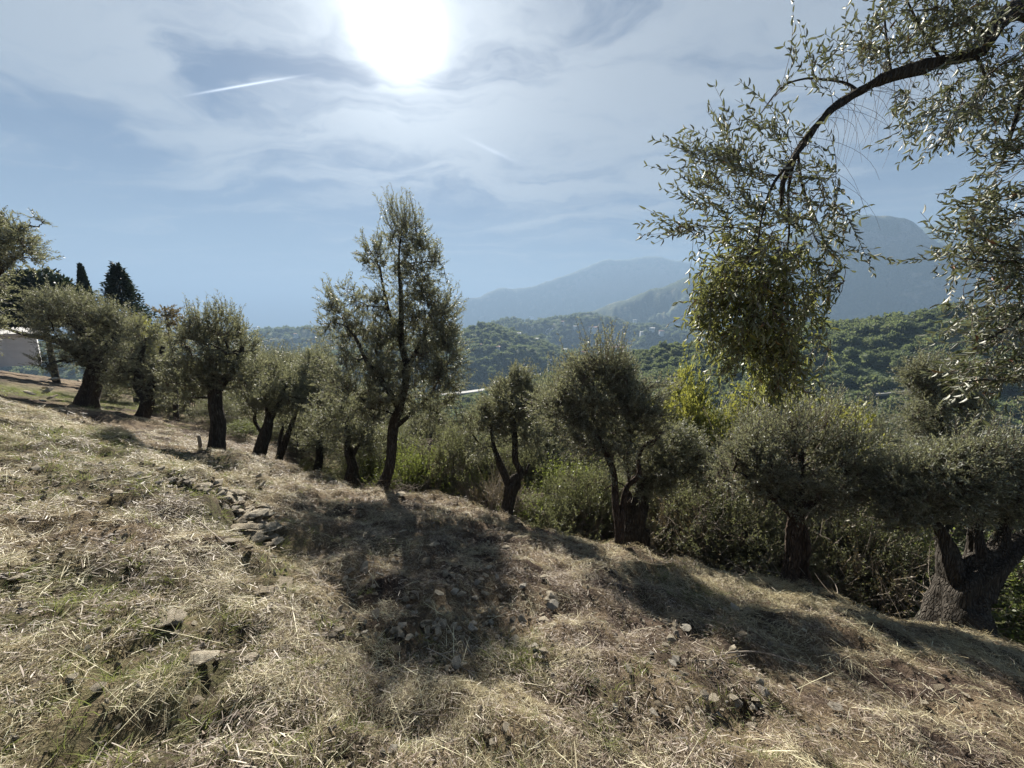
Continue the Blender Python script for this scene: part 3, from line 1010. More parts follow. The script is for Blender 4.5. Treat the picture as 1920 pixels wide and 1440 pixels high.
# left group
T['left1'] = px_tree('olive_tree', 'broad leaning olive tree with a thick trunk, on the mound left of the slope', 'olive tree', 165, 772,
    [[(160, 772, 33), (168, 740, 26), (180, 705, 26), (182, 680, 22), (165, 650, 15)], [(178, 690, 22), (205, 655, 16), (225, 620, 10)], [(165, 680, 18), (110, 640, 11), (50, 628, 6), (0, 612, 3)],
     [(170, 670, 20), (150, 620, 14), (130, 580, 8)]],
    [(150, 610, 72, 62, 900), (110, 590, 55, 40, 420), (200, 640, 55, 50, 520), (95, 560, 40, 20, 120), (170, 665, 55, 28, 260), (85, 690, 14, 28, 60, -1.0), (215, 600, 40, 30, 200)],
    R_(2), up=0.5, n_limb=22, n_sub=110, limb_r=0.07, group=G_EDGE, leafL=0.068, leafW=0.017, per=28, twig_len=0.5, gnarl=0.25)
T['left2'] = px_tree('olive_tree', 'olive tree on a bent dark trunk, second tree from the left on the slope', 'olive tree', 258, 806,
    [[(250, 806, 26), (268, 775, 20), (278, 750, 19), (262, 725, 15), (262, 690, 11), (270, 640, 7)], [(276, 748, 15), (295, 700, 10), (305, 650, 6)]],
    [(272, 680, 58, 60, 700), (262, 620, 40, 26, 260), (300, 720, 34, 34, 260), (240, 712, 34, 26, 180)],
    R_(3), up=0.5, n_limb=16, n_sub=80, limb_r=0.05, group=G_EDGE, leafL=0.068, leafW=0.017, per=27, twig_len=0.45, t=13.5)
T['left3'] = px_tree('olive_tree', 'round headed olive tree on a straight black trunk, beside the wooden post', 'olive tree', 402, 850,
    [[(401, 850, 30), (406, 820, 23), (408, 780, 22), (406, 740, 20), (400, 705, 16), (392, 660, 10)], [(406, 735, 15), (440, 690, 10), (455, 650, 6)], [(402, 730, 13), (365, 690, 9), (350, 650, 6)]],
    [(400, 655, 74, 62, 900), (360, 710, 52, 46, 420), (445, 700, 50, 50, 420), (400, 625, 58, 26, 240), (400, 600, 45, 12, 60)],
    R_(4), up=0.7, shoots=110, n_limb=18, n_sub=90, limb_r=0.042, group=G_EDGE, leafL=0.07, leafW=0.017, per=25)
T['left4'] = px_tree('olive_tree', 'small olive tree with its trunk leaning right, right of the round headed tree', 'olive tree', 485, 866,
    [[(480, 868, 24), (490, 840, 20), (500, 805, 18), (506, 780, 12), (500, 740, 8)], [(502, 800, 9), (520, 760, 7), (535, 720, 5)], [(495, 815, 6), (478, 790, 6), (480, 770, 4)]],
    [(500, 722, 48, 44, 480), (545, 740, 32, 36, 240), (490, 765, 34, 24, 160)],
    R_(5), n_limb=14, n_sub=60, limb_r=0.035, group=G_EDGE, leafL=0.075, leafW=0.018, per=24, t=11.5)
T['left5'] = px_tree('olive_tree', 'thin leaning double stemmed olive tree at the end of the left row', 'olive tree', 520, 876,
    [[(516, 878, 13), (530, 840, 11), (545, 805, 8), (556, 770, 5)], [(524, 850, 7), (526, 820, 6), (532, 795, 4)]],
    [(560, 730, 36, 40, 260), (545, 780, 30, 20, 100)],
    R_(6), n_limb=10, n_sub=40, limb_r=0.025, group=G_EDGE, leafL=0.075, leafW=0.018, per=24, t=12.2)
T['dark1'] = px_tree('olive_tree', 'shaded dark olive tree just left of the tall tree, on a short black trunk', 'olive tree', 662, 905,
    [[(660, 910, 26), (662, 880, 20), (655, 845, 14), (650, 800, 9)], [(660, 860, 8), (680, 820, 6), (690, 790, 4)]],
    [(655, 800, 52, 48, 420), (620, 770, 44, 44, 320), (690, 825, 34, 34, 160)],
    R_(7), n_limb=12, n_sub=60, limb_r=0.03, group=G_EDGE, leafL=0.07, leafW=0.017, per=24, t=10.0)
T['dark2'] = px_tree('olive_tree', 'slender dark olive tree standing in the shade between the left row and the tall tree', 'olive tree', 596, 882,
    [[(594, 886, 15), (600, 850, 12), (602, 800, 9), (598, 740, 6)]],
    [(600, 750, 42, 60, 420), (585, 690, 34, 34, 200), (590, 820, 36, 30, 180)],
    R_(8), n_limb=12, n_sub=50, limb_r=0.03, group=G_EDGE, leafL=0.08, leafW=0.019, per=22, t=12.5)
# middle
T['fork'] = px_tree('olive_tree', 'olive tree with a forked black trunk, first one right of the tall tree', 'olive tree', 950, 962,
    [[(950, 964, 22), (954, 935, 21), (962, 912, 26), (966, 900, 22), (976, 885, 10), (965, 860, 12), (966, 830, 10), (962, 780, 9), (958, 740, 6)],
     [(958, 920, 15), (948, 890, 14), (938, 868, 12), (928, 845, 8), (920, 800, 5)], [(968, 872, 6), (980, 882, 6), (985, 890, 6), (992, 870, 4)]],
    [(955, 760, 50, 60, 640), (985, 800, 42, 50, 340), (905, 810, 46, 52, 380), (960, 710, 34, 20, 120)],
    R_(9), n_limb=16, n_sub=80, limb_r=0.028, group=G_EDGE, leafL=0.062, leafW=0.015, per=26, t=8.3)
T['multi'] = px_tree('olive_tree', 'open crowned olive tree with slender crooked stems forking from one base', 'olive tree', 1160, 1026,
    [[(1158, 1030, 16), (1160, 990, 15), (1155, 930, 13), (1152, 890, 12), (1140, 855, 12), (1118, 820, 11), (1100, 790, 8), (1080, 760, 5)],
     [(1164, 1010, 12), (1168, 960, 11), (1176, 915, 10), (1196, 890, 9), (1198, 860, 7), (1208, 835, 6), (1230, 825, 5)],
     [(1116, 818, 8), (1112, 780, 6), (1112, 740, 4), (1114, 700, 3)], [(1180, 910, 5), (1176, 860, 5), (1182, 820, 4), (1180, 790, 4), (1200, 782, 3)],
     [(1170, 950, 4), (1184, 930, 3), (1160, 905, 3), (1130, 920, 2)]],
    [(1115, 745, 82, 60, 820), (1055, 775, 50, 52, 420), (1185, 790, 66, 60, 560), (1140, 835, 66, 40, 300), (1130, 700, 62, 34, 420), (1205, 745, 60, 46, 360)],
    R_(10), bark='red_bark', n_limb=20, n_sub=90, limb_r=0.018, group=G_EDGE, leafL=0.058, leafW=0.014, per=22, up=0.5, shoots=60, gnarl=0.12, sides=9, bare=0.12)
T['stump'] = px_tree('olive_tree', 'old olive tree with a thick split black trunk, close behind the slender stems', 'olive tree', 1190, 1008,
    [[(1192, 1014, 42), (1194, 980, 34), (1200, 945, 28), (1205, 915, 22), (1215, 880, 12)], [(1180, 990, 14), (1178, 950, 12), (1180, 925, 9)], [(1204, 920, 14), (1240, 880, 10), (1265, 850, 7)]],
    [(1245, 845, 76, 60, 900), (1215, 890, 50, 34, 300), (1290, 880, 46, 44, 320)],
    R_(11), n_limb=16, n_sub=80, limb_r=0.035, group=G_EDGE, leafL=0.064, leafW=0.015, per=25, t=7.6, gnarl=0.35)
# right
T['right'] = px_tree('olive_tree', 'bushy olive tree with an umbrella crown on a split brown trunk', 'olive tree', 1492, 1097,
    [[(1478, 1096, 26), (1484, 1060, 24), (1488, 1010, 22), (1494, 975, 24), (1490, 940, 18)], [(1512, 1104, 30, .1, 1), (1504, 1060, 26, .1), (1500, 1010, 22, .1), (1496, 965, 18, .1)],
     [(1494, 965, 20), (1450, 930, 13), (1410, 905, 8)], [(1496, 960, 20), (1540, 925, 13), (1590, 900, 8)], [(1494, 960, 18), (1500, 900, 12), (1505, 850, 7)]],
    [(1480, 870, 120, 62, 1300), (1400, 890, 70, 60, 480), (1570, 870, 78, 68, 560), (1500, 830, 90, 44, 420), (1520, 930, 90, 34, 360)],
    R_(12), bark='red_bark', n_limb=30, n_sub=140, limb_r=0.030, group=G_EDGE, leafL=0.055, leafW=0.0135, per=25, up=0.6, shoots=160, t=5.9, gnarl=0.28, bare=0.12, twig_len=0.34)
T['gnarled'] = px_tree('olive_tree', 'massive gnarled black olive trunk splitting in two low down, nearest the right edge', 'olive tree', 1795, 1165,
    [[(1793, 1172, 92), (1800, 1125, 74), (1814, 1092, 68), (1838, 1066, 56), (1868, 1044, 44), (1900, 1024, 30), (1945, 1005, 20)],
     [(1802, 1100, 50), (1785, 1068, 36), (1780, 1035, 30), (1770, 1010, 22), (1752, 980, 12)], [(1826, 1075, 34), (1832, 1035, 24), (1828, 995, 17), (1845, 950, 11), (1885, 900, 7)],
     [(1862, 1040, 30), (1880, 990, 16), (1900, 930, 9)]],
    [(1800, 895, 110, 56, 900), (1720, 910, 80, 60, 560), (1880, 925, 70, 56, 460), (1830, 850, 80, 40, 320), (1700, 970, 50, 26, 130), (1960, 900, 80, 90, 400)],
    R_(13), n_limb=30, n_sub=130, limb_r=0.032, group=G_EDGE, leafL=0.055, leafW=0.0135, per=25, up=0.4, t=5.35, gnarl=0.22, sides=18, twig_len=0.34, shoots=60)
T['back_r'] = px_tree('olive_tree', 'upright dark olive tree towering behind the gnarled trunk at the right', 'olive tree', 1782, 940,
    [[(1784, 960, 14), (1780, 900, 12), (1774, 860, 11), (1768, 820, 9), (1762, 770, 6)], [(1774, 860, 6), (1800, 820, 5), (1815, 780, 4)]],
    [(1755, 770, 68, 66, 760), (1770, 720, 62, 40, 380), (1750, 825, 50, 40, 260), (1735, 700, 36, 22, 110)],
    R_(14), n_limb=18, n_sub=80, limb_r=0.025, group=G_EDGE, leafL=0.06, leafW=0.0145, per=25, t=8.0)
# at the far left edge of the picture
T['edge_l'] = px_tree('olive_tree', 'olive tree cut by the left picture edge, its dark sprays reaching over the others', 'olive tree', -75, 820,
    [[(-75, 830, 46), (-70, 760, 38), (-60, 680, 32), (-50, 600, 20), (-30, 540, 12), (20, 490, 6)], [(-50, 640, 20), (-20, 600, 12), (-10, 560, 8)], [(-20, 560, 12), (0, 480, 8), (30, 430, 4)]],
    [(22, 440, 40, 42, 170), (-20, 430, 50, 50, 260), (45, 478, 24, 20, 50), (-60, 520, 45, 60, 300), (-60, 600, 40, 80, 300), (66, 410, 16, 18, 18)],
    R_(15), n_limb=18, n_sub=90, limb_r=0.04, group=G_EDGE, leafL=0.07, leafW=0.018, per=24, t=8.2, up=0.5)

# ------------------------------------------------------------------ the overhanging olive at the right, close to the camera
TN = 2.35


def near_olive():
    rng = R_(40)
    root_xy = at(2330, 1100, TN)
    base = np.array([root_xy[0], root_xy[1], h1(root_xy[0], root_xy[1]) - 0.05])
    root = empty('overhanging_olive_tree', base, 'close olive tree whose long limb arches in from the upper right, hung with olives', 'olive tree')
    lim = [[(2020, 40, 46, 0.3), (1960, 18, 40, 0.2), (1898, 21, 34, 0.1), (1850, 72, 26, 0.0), (1829, 98, 23, 0.0), (1766, 116, 20, 0.0), (1671, 142, 17, -0.05), (1607, 171, 15, -0.05), (1560, 206, 13, -0.1), (1518, 253, 11, -0.1),
            (1491, 293, 10, -0.1), (1470, 338, 8, -0.1), (1465, 390, 5, -0.1)],
           [(1607, 171, 8, -0.05), (1586, 156, 5), (1544, 149, 4, 0.1), (1507, 148, 4, 0.1), (1465, 164, 3, 0.1), (1428, 211, 2.5, .1)],
           [(1514, 258, 7, -0.1), (1480, 305, 6, -0.15), (1450, 345, 5, -0.2), (1430, 400, 4, -0.2), (1420, 460, 3, -0.2)],
           [(1491, 293, 6, -0.1), (1478, 360, 5, -0.05), (1480, 430, 4, 0), (1470, 520, 3, 0), (1466, 600, 2.5), (1470, 690, 2)],
           [(1496, 290, 5, -0.1), (1505, 350, 4, 0), (1530, 410, 3, 0.1), (1550, 470, 2.5, 0.1)],
           [(1671, 142, 5), (1664, 90, 4, .05), (1658, 30, 3, .1), (1650, -30, 2, .1)],
           [(1766, 116, 5), (1730, 60, 4), (1700, 0, 3)], [(1850, 70, 8), (1800, 20, 5), (1760, -40, 3)],
           [(1829, 98, 6), (1850, 170, 4), (1800, 220, 3), (1760, 280, 2)],
           [(1930, 40, 12, .1), (1925, 140, 9, -0.1), (1905, 220, 6, -0.15), (1880, 300, 4, -0.2)],
           [(1960, 60, 14, .1), (1990, 220, 11, -0.3), (1965, 380, 8, -0.4), (1930, 480, 5, -0.4), (1860, 490, 3, -0.4), (1810, 484, 2.4, -.4)],
           [(2010, 40, 30, .3), (2080, 60, 20, .3), (2180, 120, 12, .2), (2290, 210, 7, .1)], [(2010, 40, 22, .3), (2060, -40, 14, .3), (2090, -110, 8, .3)], [(2120, 80, 10, .3), (2140, 220, 7, .1), (2130, 350, 4, 0)],
           [(1990, 300, 10, -.3), (1985, 500, 8, -0.4), (1950, 560, 5, -0.4), (1880, 620, 3, -0.4), (1840, 640, 2, -.4)],
           [(1985, 500, 7, -0.4), (1975, 660, 5, -0.4), (1920, 712, 3, -0.4), (1850, 712, 2.4, -0.4), (1810, 716, 2, -.4)]]
    tb = Tubes(); nodes = []; nl = []
    for k, line in enumerate(lim):
        P = np.array([at(u, v, TN + (r[0] if r else 0)) for (u, v, w_, *r) in line]); R = np.array([l[2] / 2 * TN / F_PX for l in line])
        n = 34 if k == 0 else 18
        Pn = catmull(P, n); Rn = np.interp(np.linspace(0, 1, n), np.linspace(0, 1, len(R)), R)
        if k == 0:
            n = 70
            Pn = catmull(P, n); ar = np.arange(n)
            Rn = np.interp(np.linspace(0, 1, n), np.linspace(0, 1, len(R)), R)
            Pn = Pn + np.stack([vnoise(ar * 0.28, ar * 0 + 1.5, 4), vnoise(ar * 0.28, ar * 0 + 4.5, 5), vnoise(ar * 0.28, ar * 0 + 7.5, 6)], 1) * 0.026
            Rn = Rn * (1 + 0.55 * np.clip(vnoise(ar * 0.45, ar * 0 + 2.5, 8), -0.2, 1) + 0.25 * vnoise(ar * 1.1, ar * 0, 9))
            tb.add(Pn, Rn, 14, 0.22, 3)
            Pn = Pn[::2]
        else:
            Rn = np.maximum(Rn, 0.0022)
            tb.add(Pn, Rn, 6, 0.05, k)
        nodes.append(Pn)
    link('limb', tb.mesh('limb', M['bark'], base), root)
    # the trunk stands outside the picture, to the right
    tr = Tubes()
    top = at(2020, 40, TN + 0.3)
    Pt = catmull([base + np.array([0, 0, -0.3]), base + np.array([0.05, 0.02, 0.6]), base + np.array([-0.08, 0.1, 1.5]), (base + np.array([0, 0, 2.4]) + top) / 2, top], 30)
    tr.add(Pt, np.interp(np.linspace(0, 1, 30), [0, .15, .5, .8, 1], [0.30, 0.21, 0.17, 0.12, 0.066]), 14, 0.25, 5)
    link('trunk', tr.mesh('trunk', M['bark'], base), root)
    nodes = np.vstack(nodes)
    # twig regions: centre px, radii px, number, bias direction (right, toward, up), length m, depth spread
    regs = [
        ((1410, 330), (130, 95), 190, (-0.7, 0, 0.75), 0.26), ((1310, 320), (70, 70), 60, (-1.0, 0, 0.7), 0.24), ((1520, 110), (60, 60), 30, (-0.3, 0, 1.0), 0.26),
        ((1400, 240), (80, 55), 56, (-0.5, 0, 0.9), 0.24), ((1440, 420), (130, 60), 150, (-0.5, 0, 0.2), 0.24), ((1300, 420), (80, 34), 44, (-1.0, 0, 0.15), 0.24),
        ((1430, 520), (128, 62), 260, (-0.15, 0, -0.8), 0.22), ((1415, 600), (115, 62), 240, (-0.15, 0, -1.0), 0.22), ((1350, 560), (40, 40), 34, (-0.9, 0, -0.2), 0.20), ((1330, 620), (30, 16), 8, (-1.0, 0, -0.5), 0.20),
        ((1460, 680), (46, 48), 105, (0.0, 0, -1.0), 0.20), ((1390, 640), (44, 24), 30, (-.6, 0, -.8), 0.2), ((1575, 440), (40, 40), 26, (0.7, 0, -0.5), 0.22), ((1600, 500), (30, 40), 7, (0.5, 0, -0.7), 0.2), ((1530, 620), (24, 60), 10, (0.4, 0, -1.0), 0.2),
        ((1540, 400), (50, 40), 34, (0.3, 0, -0.6), 0.22),
        ((1720, 50), (120, 60), 200, (0.0, 0, 0.4), 0.24), ((1840, 50), (80, 60), 90, (0.0, 0, 0.0), 0.24), ((1800, 200), (110, 60), 150, (-0.3, 0, -0.7), 0.24), ((1745, 260), (40, 40), 20, (-0.6, 0, -0.7), 0.22),
        ((1880, 300), (40, 80), 90, (-0.7, 0, -0.1), 0.24), ((1850, 420), (60, 40), 70, (-0.9, 0, 0.25), 0.24), ((1880, 480), (80, 34), 110, (-1.0, 0, 0.1), 0.24), ((1750, 480), (50, 14), 12, (-1.0, 0, 0.1), 0.22),
        ((1890, 580), (75, 60), 150, (-0.8, 0, -0.3), 0.24), ((1880, 680), (80, 50), 150, (-0.9, 0, -0.35), 0.24), ((1820, 700), (40, 20), 22, (-1.0, 0, -0.3), 0.22), ((1905, 150), (60, 60), 80, (0, 0, -0.4), 0.22), ((2080, 40), (90, 150), 330, (0.3, 0, 0.2), 0.28), ((2240, 180), (120, 160), 420, (0.6, 0, -0.1), 0.28), ((2120, 330), (80, 120), 180, (0.2, 0, -0.7), 0.26), ((1625, 90), (60, 60), 44, (-0.3, 0, 0.8), 0.26),
        ((1840, 740), (20, 20), 6, (0.0, 0, -1.0), 0.2), ((1470, 735), (34, 22), 16, (0.1, 0, -1.0), 0.16), ((1545, 690), (22, 34), 10, (0.3, 0, -1.0), 0.16), ((1300, 590), (40, 30), 14, (-1.0, 0, -.3), .2), ((1370, 690), (16, 14), 8, (-.4, 0, -1.0), .16), ((1970, 350), (50, 250), 170, (0, 0, -0.4), 0.26),
    ]
    tips, dirs, lens = [], [], []
    for (cu, cv), (ru, rv), n, bd, L_ in regs:
        n = int(n * (0.78 if (1350 < cu < 1500 and cv > 480) else 0.46))
        a_ = unit(rng.normal(size=(n, 3))) * (rng.random((n, 1)) ** 0.45)
        cen = np.array([at(cu, cv, TN - (0.35 if cu > 1830 and cv > 230 else 0.08))])
        P = cen + a_ * np.array([ru * 1.08, 0.9 * (ru + rv) / 2, rv * 1.08]) * TN / F_PX
        tips.append(P); dirs.append(unit(np.array(bd) * 0.9 + rng.normal(size=(n, 3)) * 0.38)); lens.append(L_ * (0.6 + 0.8 * rng.random(n)))
    tips, dirs, lens = np.vstack(tips), np.vstack(dirs), np.concatenate(lens)
    n = len(tips)
    start = tips - dirs * (lens * 0.5)[:, None]; end = tips + dirs * (lens * 0.5)[:, None]
    end[:, 2] -= 0.02 * rng.random(n)
    # link each twig to the wood: side branchlets first
    d = np.linalg.norm(start[:, None] - nodes[None], axis=2)
    a_ = nodes[np.argmin(d, 1)]; dist = d.min(1)
    hub_i = rng.permutation(n)[:150]
    hubs = []
    for i in hub_i:
        p = start[i]; q_ = a_[i]
        mid = (p + q_) / 2 + np.array([0, 0, 0.12]) * dist[i] + rng.normal(size=3) * 0.03 * dist[i]
        Q = bez(q_, mid, p, np.linspace(0, 1, 7)[:, None]); hubs.append(Q[1:])
    hv, hf = many_twigs(a_[hub_i], np.array([(h[2] * 1.0) for h in hubs]), start[hub_i], np.full(len(hub_i), 0.0024), 6)
    allnodes = np.vstack([nodes] + hubs)
    d = np.linalg.norm(start[:, None] - allnodes[None], axis=2)
    a_ = allnodes[np.argmin(d, 1)]
    tv, tf = many_twigs(a_, start, end, np.full(n, 0.0020), 6)
    # bare drooping twigs under the limb
    bs, bmid, be = [], [], []
    for k in range(110):
        s = rng.random()
        p = nodes[int(7 + s * 25)]
        e = p + np.array([rng.normal() * 0.16 + 0.14, rng.normal() * 0.15, -0.15 - 0.35 * rng.random()])
        bs.append(p); be.append(e); bmid.append(p + np.array([(e[0] - p[0]) * 0.9, 0, 0.0]) + rng.normal(size=3) * 0.03)
    bv, bf = many_twigs(np.array(bs), np.array(bmid), np.array(be), np.full(110, 0.0013), 8)
    TV = np.vstack([tv, hv, bv]); TF = np.vstack([tf, hf + len(tv), bf + len(tv) + len(hv)])
    o_ = link('twigs', mesh_np('twigs', TV - base, TF, M['twig'], True), root); o_['kind'] = 'stuff'
    # leaves in near-opposite pairs along each twig
    per = 16
    s = (0.22 + 0.78 * (np.arange(per) // 2 + 0.7) / (per / 2))[None, :, None] * np.ones((n, 1, 1))
    s = np.clip(s + rng.normal(size=s.shape) * 0.01, 0, 1)
    pos_ = bez(a_[:, None], start[:, None], end[:, None], s)
    # keep leaves on the outer part of the twig only
    tan = unit(bez(a_[:, None], start[:, None], end[:, None], s + 0.02) - pos_)
    sd = unit(np.cross(tan, rng.normal(size=(n, 1, 3)) + rng.normal(size=(n, per, 3)) * 0.25))
    sd = sd * np.where(np.arange(per) % 2, 1.0, -1.0)[None, :, None]
    d_ = unit(tan * 0.72 + sd * 0.62 + np.array([0, 0, -0.08]) + rng.normal(size=sd.shape) * 0.12)
    wd = unit(np.cross(d_, rng.normal(size=(n, per, 3))))
    pos_, d_, wd = pos_.reshape(-1, 3), d_.reshape(-1, 3), wd.reshape(-1, 3)
    near_tip = (s.reshape(-1) > 0.45) | (rng.random(n * per) < 0.35)
    drop = rng.random(n * per) < 0.16
    k_ = near_tip & ~drop
    pos_, d_, wd = pos_[k_], d_[k_], wd[k_]
    rl = pos_ - CAM; dp = rl @ np.array([0, cp, -sp]); us = 960 + F_PX * rl[:, 0] / dp; vs = 720 - F_PX * (rl @ np.array([0, sp, cp])) / dp
    sucker = (((us - 1430) / 150) ** 2 + ((vs - 600) / 150) ** 2 + 0.7 * rng.normal(size=len(us)) < 1.0) & (us < 1600)
    N_ = len(pos_)
    L_ = np.where(sucker, 0.047, 0.042) * (0.6 + 0.7 * rng.random(N_)); W_ = L_ * (0.20 + 0.07 * rng.random(N_))

    # canonical leaf: lanceolate, folded and arched, along +x
    xs = np.array([0.0, 0.12, 0.35, 0.62, 0.85, 1.0]); ws = np.array([0.10, 0.62, 1.0, 0.92, 0.5, 0.0]) * 0.5
    zs = -0.10 * (xs - 0.15) ** 2 * 2.0
    cv_ = []
    for x, w_, z in zip(xs, ws, zs):
        cv_ += [(x, 0.0, z), (x, w_, z + w_ * 0.35), (x, -w_, z + w_ * 0.35)]
    cv_ = np.array(cv_); cf = []
    for k in range(5):
        a0, b0 = 3 * k, 3 * k + 3
        cf += [(a0, b0, b0 + 1, a0 + 1), (a0, a0 + 2, b0 + 2, b0)]
    cf = np.array(cf)
    nr_ = np.cross(d_, wd)
    # 300 leaves that show largest = nearest to the lens
    inview = np.ones(N_, bool)
    rel = pos_ - CAM
    depth = rel @ np.array([0, cp, -sp])
    uu = 960 + F_PX * rel[:, 0] / depth
    score = L_ / depth * (uu < 1925) * np.abs(nr_ @ np.array([0, 1, 0])).clip(0.2)
    pick = np.argsort(-score)[:300]
    rest = np.setdiff1d(np.arange(N_), pick)
    vv = (pos_[rest][:, None] + cv_[None, :, 0:1] * d_[rest][:, None] * L_[rest][:, None, None] + cv_[None, :, 1:2] * wd[rest][:, None] * W_[rest][:, None, None]
          + cv_[None, :, 2:3] * nr_[rest][:, None] * L_[rest][:, None, None]).reshape(-1, 3)
    ff = (cf[None] + (np.arange(len(rest)) * len(cv_))[:, None, None]).reshape(-1, 4)
    nv_ = len(cv_); isu = sucker[rest]
    for flag, mt_, nm_ in ((False, 'near_leaf', 'foliage'), (True, 'sucker_leaf', 'hanging_foliage')):
        sel = np.where(isu == flag)[0]
        v2 = vv.reshape(-1, nv_, 3)[sel].reshape(-1, 3)
        f2 = (cf[None] + (np.arange(len(sel)) * nv_)[:, None, None]).reshape(-1, 4)
        o_ = link(nm_, mesh_np(nm_, v2 - base, f2, M[mt_], True), root); o_['kind'] = 'stuff'
    lm0 = mesh_np('leaf', cv_, cf, M['near_leaf_one'], True); lm1 = mesh_np('leaf', cv_, cf, M['sucker_leaf_one'], True)
    for i in pick:
        lo = bpy.data.objects.new('leaf', lm1 if sucker[i] else lm0); COL.objects.link(lo); lo.parent = root
        Mx = Matrix(((d_[i][0] * L_[i], wd[i][0] * W_[i], nr_[i][0] * L_[i], pos_[i][0] - base[0]),
                     (d_[i][1] * L_[i], wd[i][1] * W_[i], nr_[i][1] * L_[i], pos_[i][1] - base[1]),
                     (d_[i][2] * L_[i], wd[i][2] * W_[i], nr_[i][2] * L_[i], pos_[i][2] - base[2]), (0, 0, 0, 1)))
        lo.matrix_local = Mx
    # black olives
    bm = bmesh.new()
    cand = np.where((tips[:, 0] < at(1640, 500, TN)[0]) & (tips[:, 2] < at(1400, 470, TN)[2]))[0]
    for i in rng.choice(cand, 85, replace=False):
        s = 0.4 + 0.6 * rng.random()
        p = bez(a_[i], start[i], end[i], s) + rng.normal(size=3) * 0.006 + np.array([0, 0, -0.012])
        bmesh.ops.create_icosphere(bm, subdivisions=2, radius=0.0062, matrix=Matrix.Translation(Vector(p - base)) @ Matrix.Scale(1.25, 4, (0, 0, 1)))
    me_ = bpy.data.meshes.new('olive_fruit'); bm.to_mesh(me_); bm.free(); me_.materials.append(M['olive_fruit'])
    me_.polygons.foreach_set('use_smooth', np.ones(len(me_.polygons), bool))
    o_ = link('olive_fruit', me_, root); o_['kind'] = 'stuff'


near_olive()


# ------------------------------------------------------------------ undergrowth and trees behind the edge
def ground_at(x, y):
    r = math.hypot(x, y)
    if r < 60:
        return max(h1(x, y), -1e9)
    return float(valley_z(np.array([x]), np.array([y]))[0])


def bush_proto(name, label, cat, rng, leaf, hgt=1.6, wid=1.0, n=420, leafL=0.05, leafW=0.024, per=20, twigm='twig', group=None, bare=0.0, stems=7, trunkr=0.018, up=0.8, foliage_name='foliage', twig_len=.4, shoots=50):
    b0 = np.array([0.0, 0.0, 0.0])
    tr = []
    for k in range(stems):
        a_ = rng.random() * 6.28; r_ = wid * (0.2 + 0.4 * rng.random())
        tr.append([(b0 + np.array([0.05 * math.cos(a_), 0.05 * math.sin(a_), -0.25]), trunkr), (b0 + np.array([0.3 * r_ * math.cos(a_), 0.3 * r_ * math.sin(a_), hgt * 0.35]), trunkr * 0.8),
                   (b0 + np.array([r_ * math.cos(a_), r_ * math.sin(a_), hgt * 0.8]), trunkr * 0.4)])
    cr = [((0, 0, hgt * 0.5), (wid, wid, hgt * 0.48), n), ((0.3 * wid, 0.1, hgt * 0.78), (wid * 0.5, wid * 0.5, hgt * 0.28), n // 4), ((-0.4 * wid, -0.1, hgt * 0.62), (wid * 0.5, wid * 0.5, hgt * 0.3), n // 4)]
    return grow(name, label, cat, b0, tr, cr, rng, leaf=leaf, twigm=twigm, leafL=leafL, leafW=leafW, per=per, group=group, twig_len=twig_len, n_limb=10, n_sub=34, up=up,
                limb_r=0.012, gnarl=0.05, sides=5, shoots=shoots, bare=bare, foliage_name=foliage_name)


def place_bush(proto, u, vtop, t, hgt, label, first, sx=1.0, sink=0.0, group=None, rz=None):
    """set a shrub at depth t below column u so that its top reaches row vtop"""
    top = at(u, vtop, t)
    z = ground_at(top[0], top[1])
    s = max((top[2] - z) / hgt, 0.25)
    rz = random.random() * 6.28 if rz is None else rz
    if first:
        o_ = proto; o_.location = (top[0], top[1], z); o_.rotation_euler = (0, 0, rz); o_.scale = (s * sx, s * sx, s)
    else:
        o_ = copy_tree(proto, (top[0], top[1], z), rz, (s * sx, s * sx, s))
    o_['label'] = label
    if group: o_['group'] = group
    return o_


used = set()


def put(kind, u, vtop, t, label, sx=1.0, group=None, rz=None):
    pr, hgt = PROTO[kind]
    place_bush(pr, u, vtop, t, hgt, label, kind not in used, sx, group=group or pr.get('group'), rz=rz)
    used.add(kind)


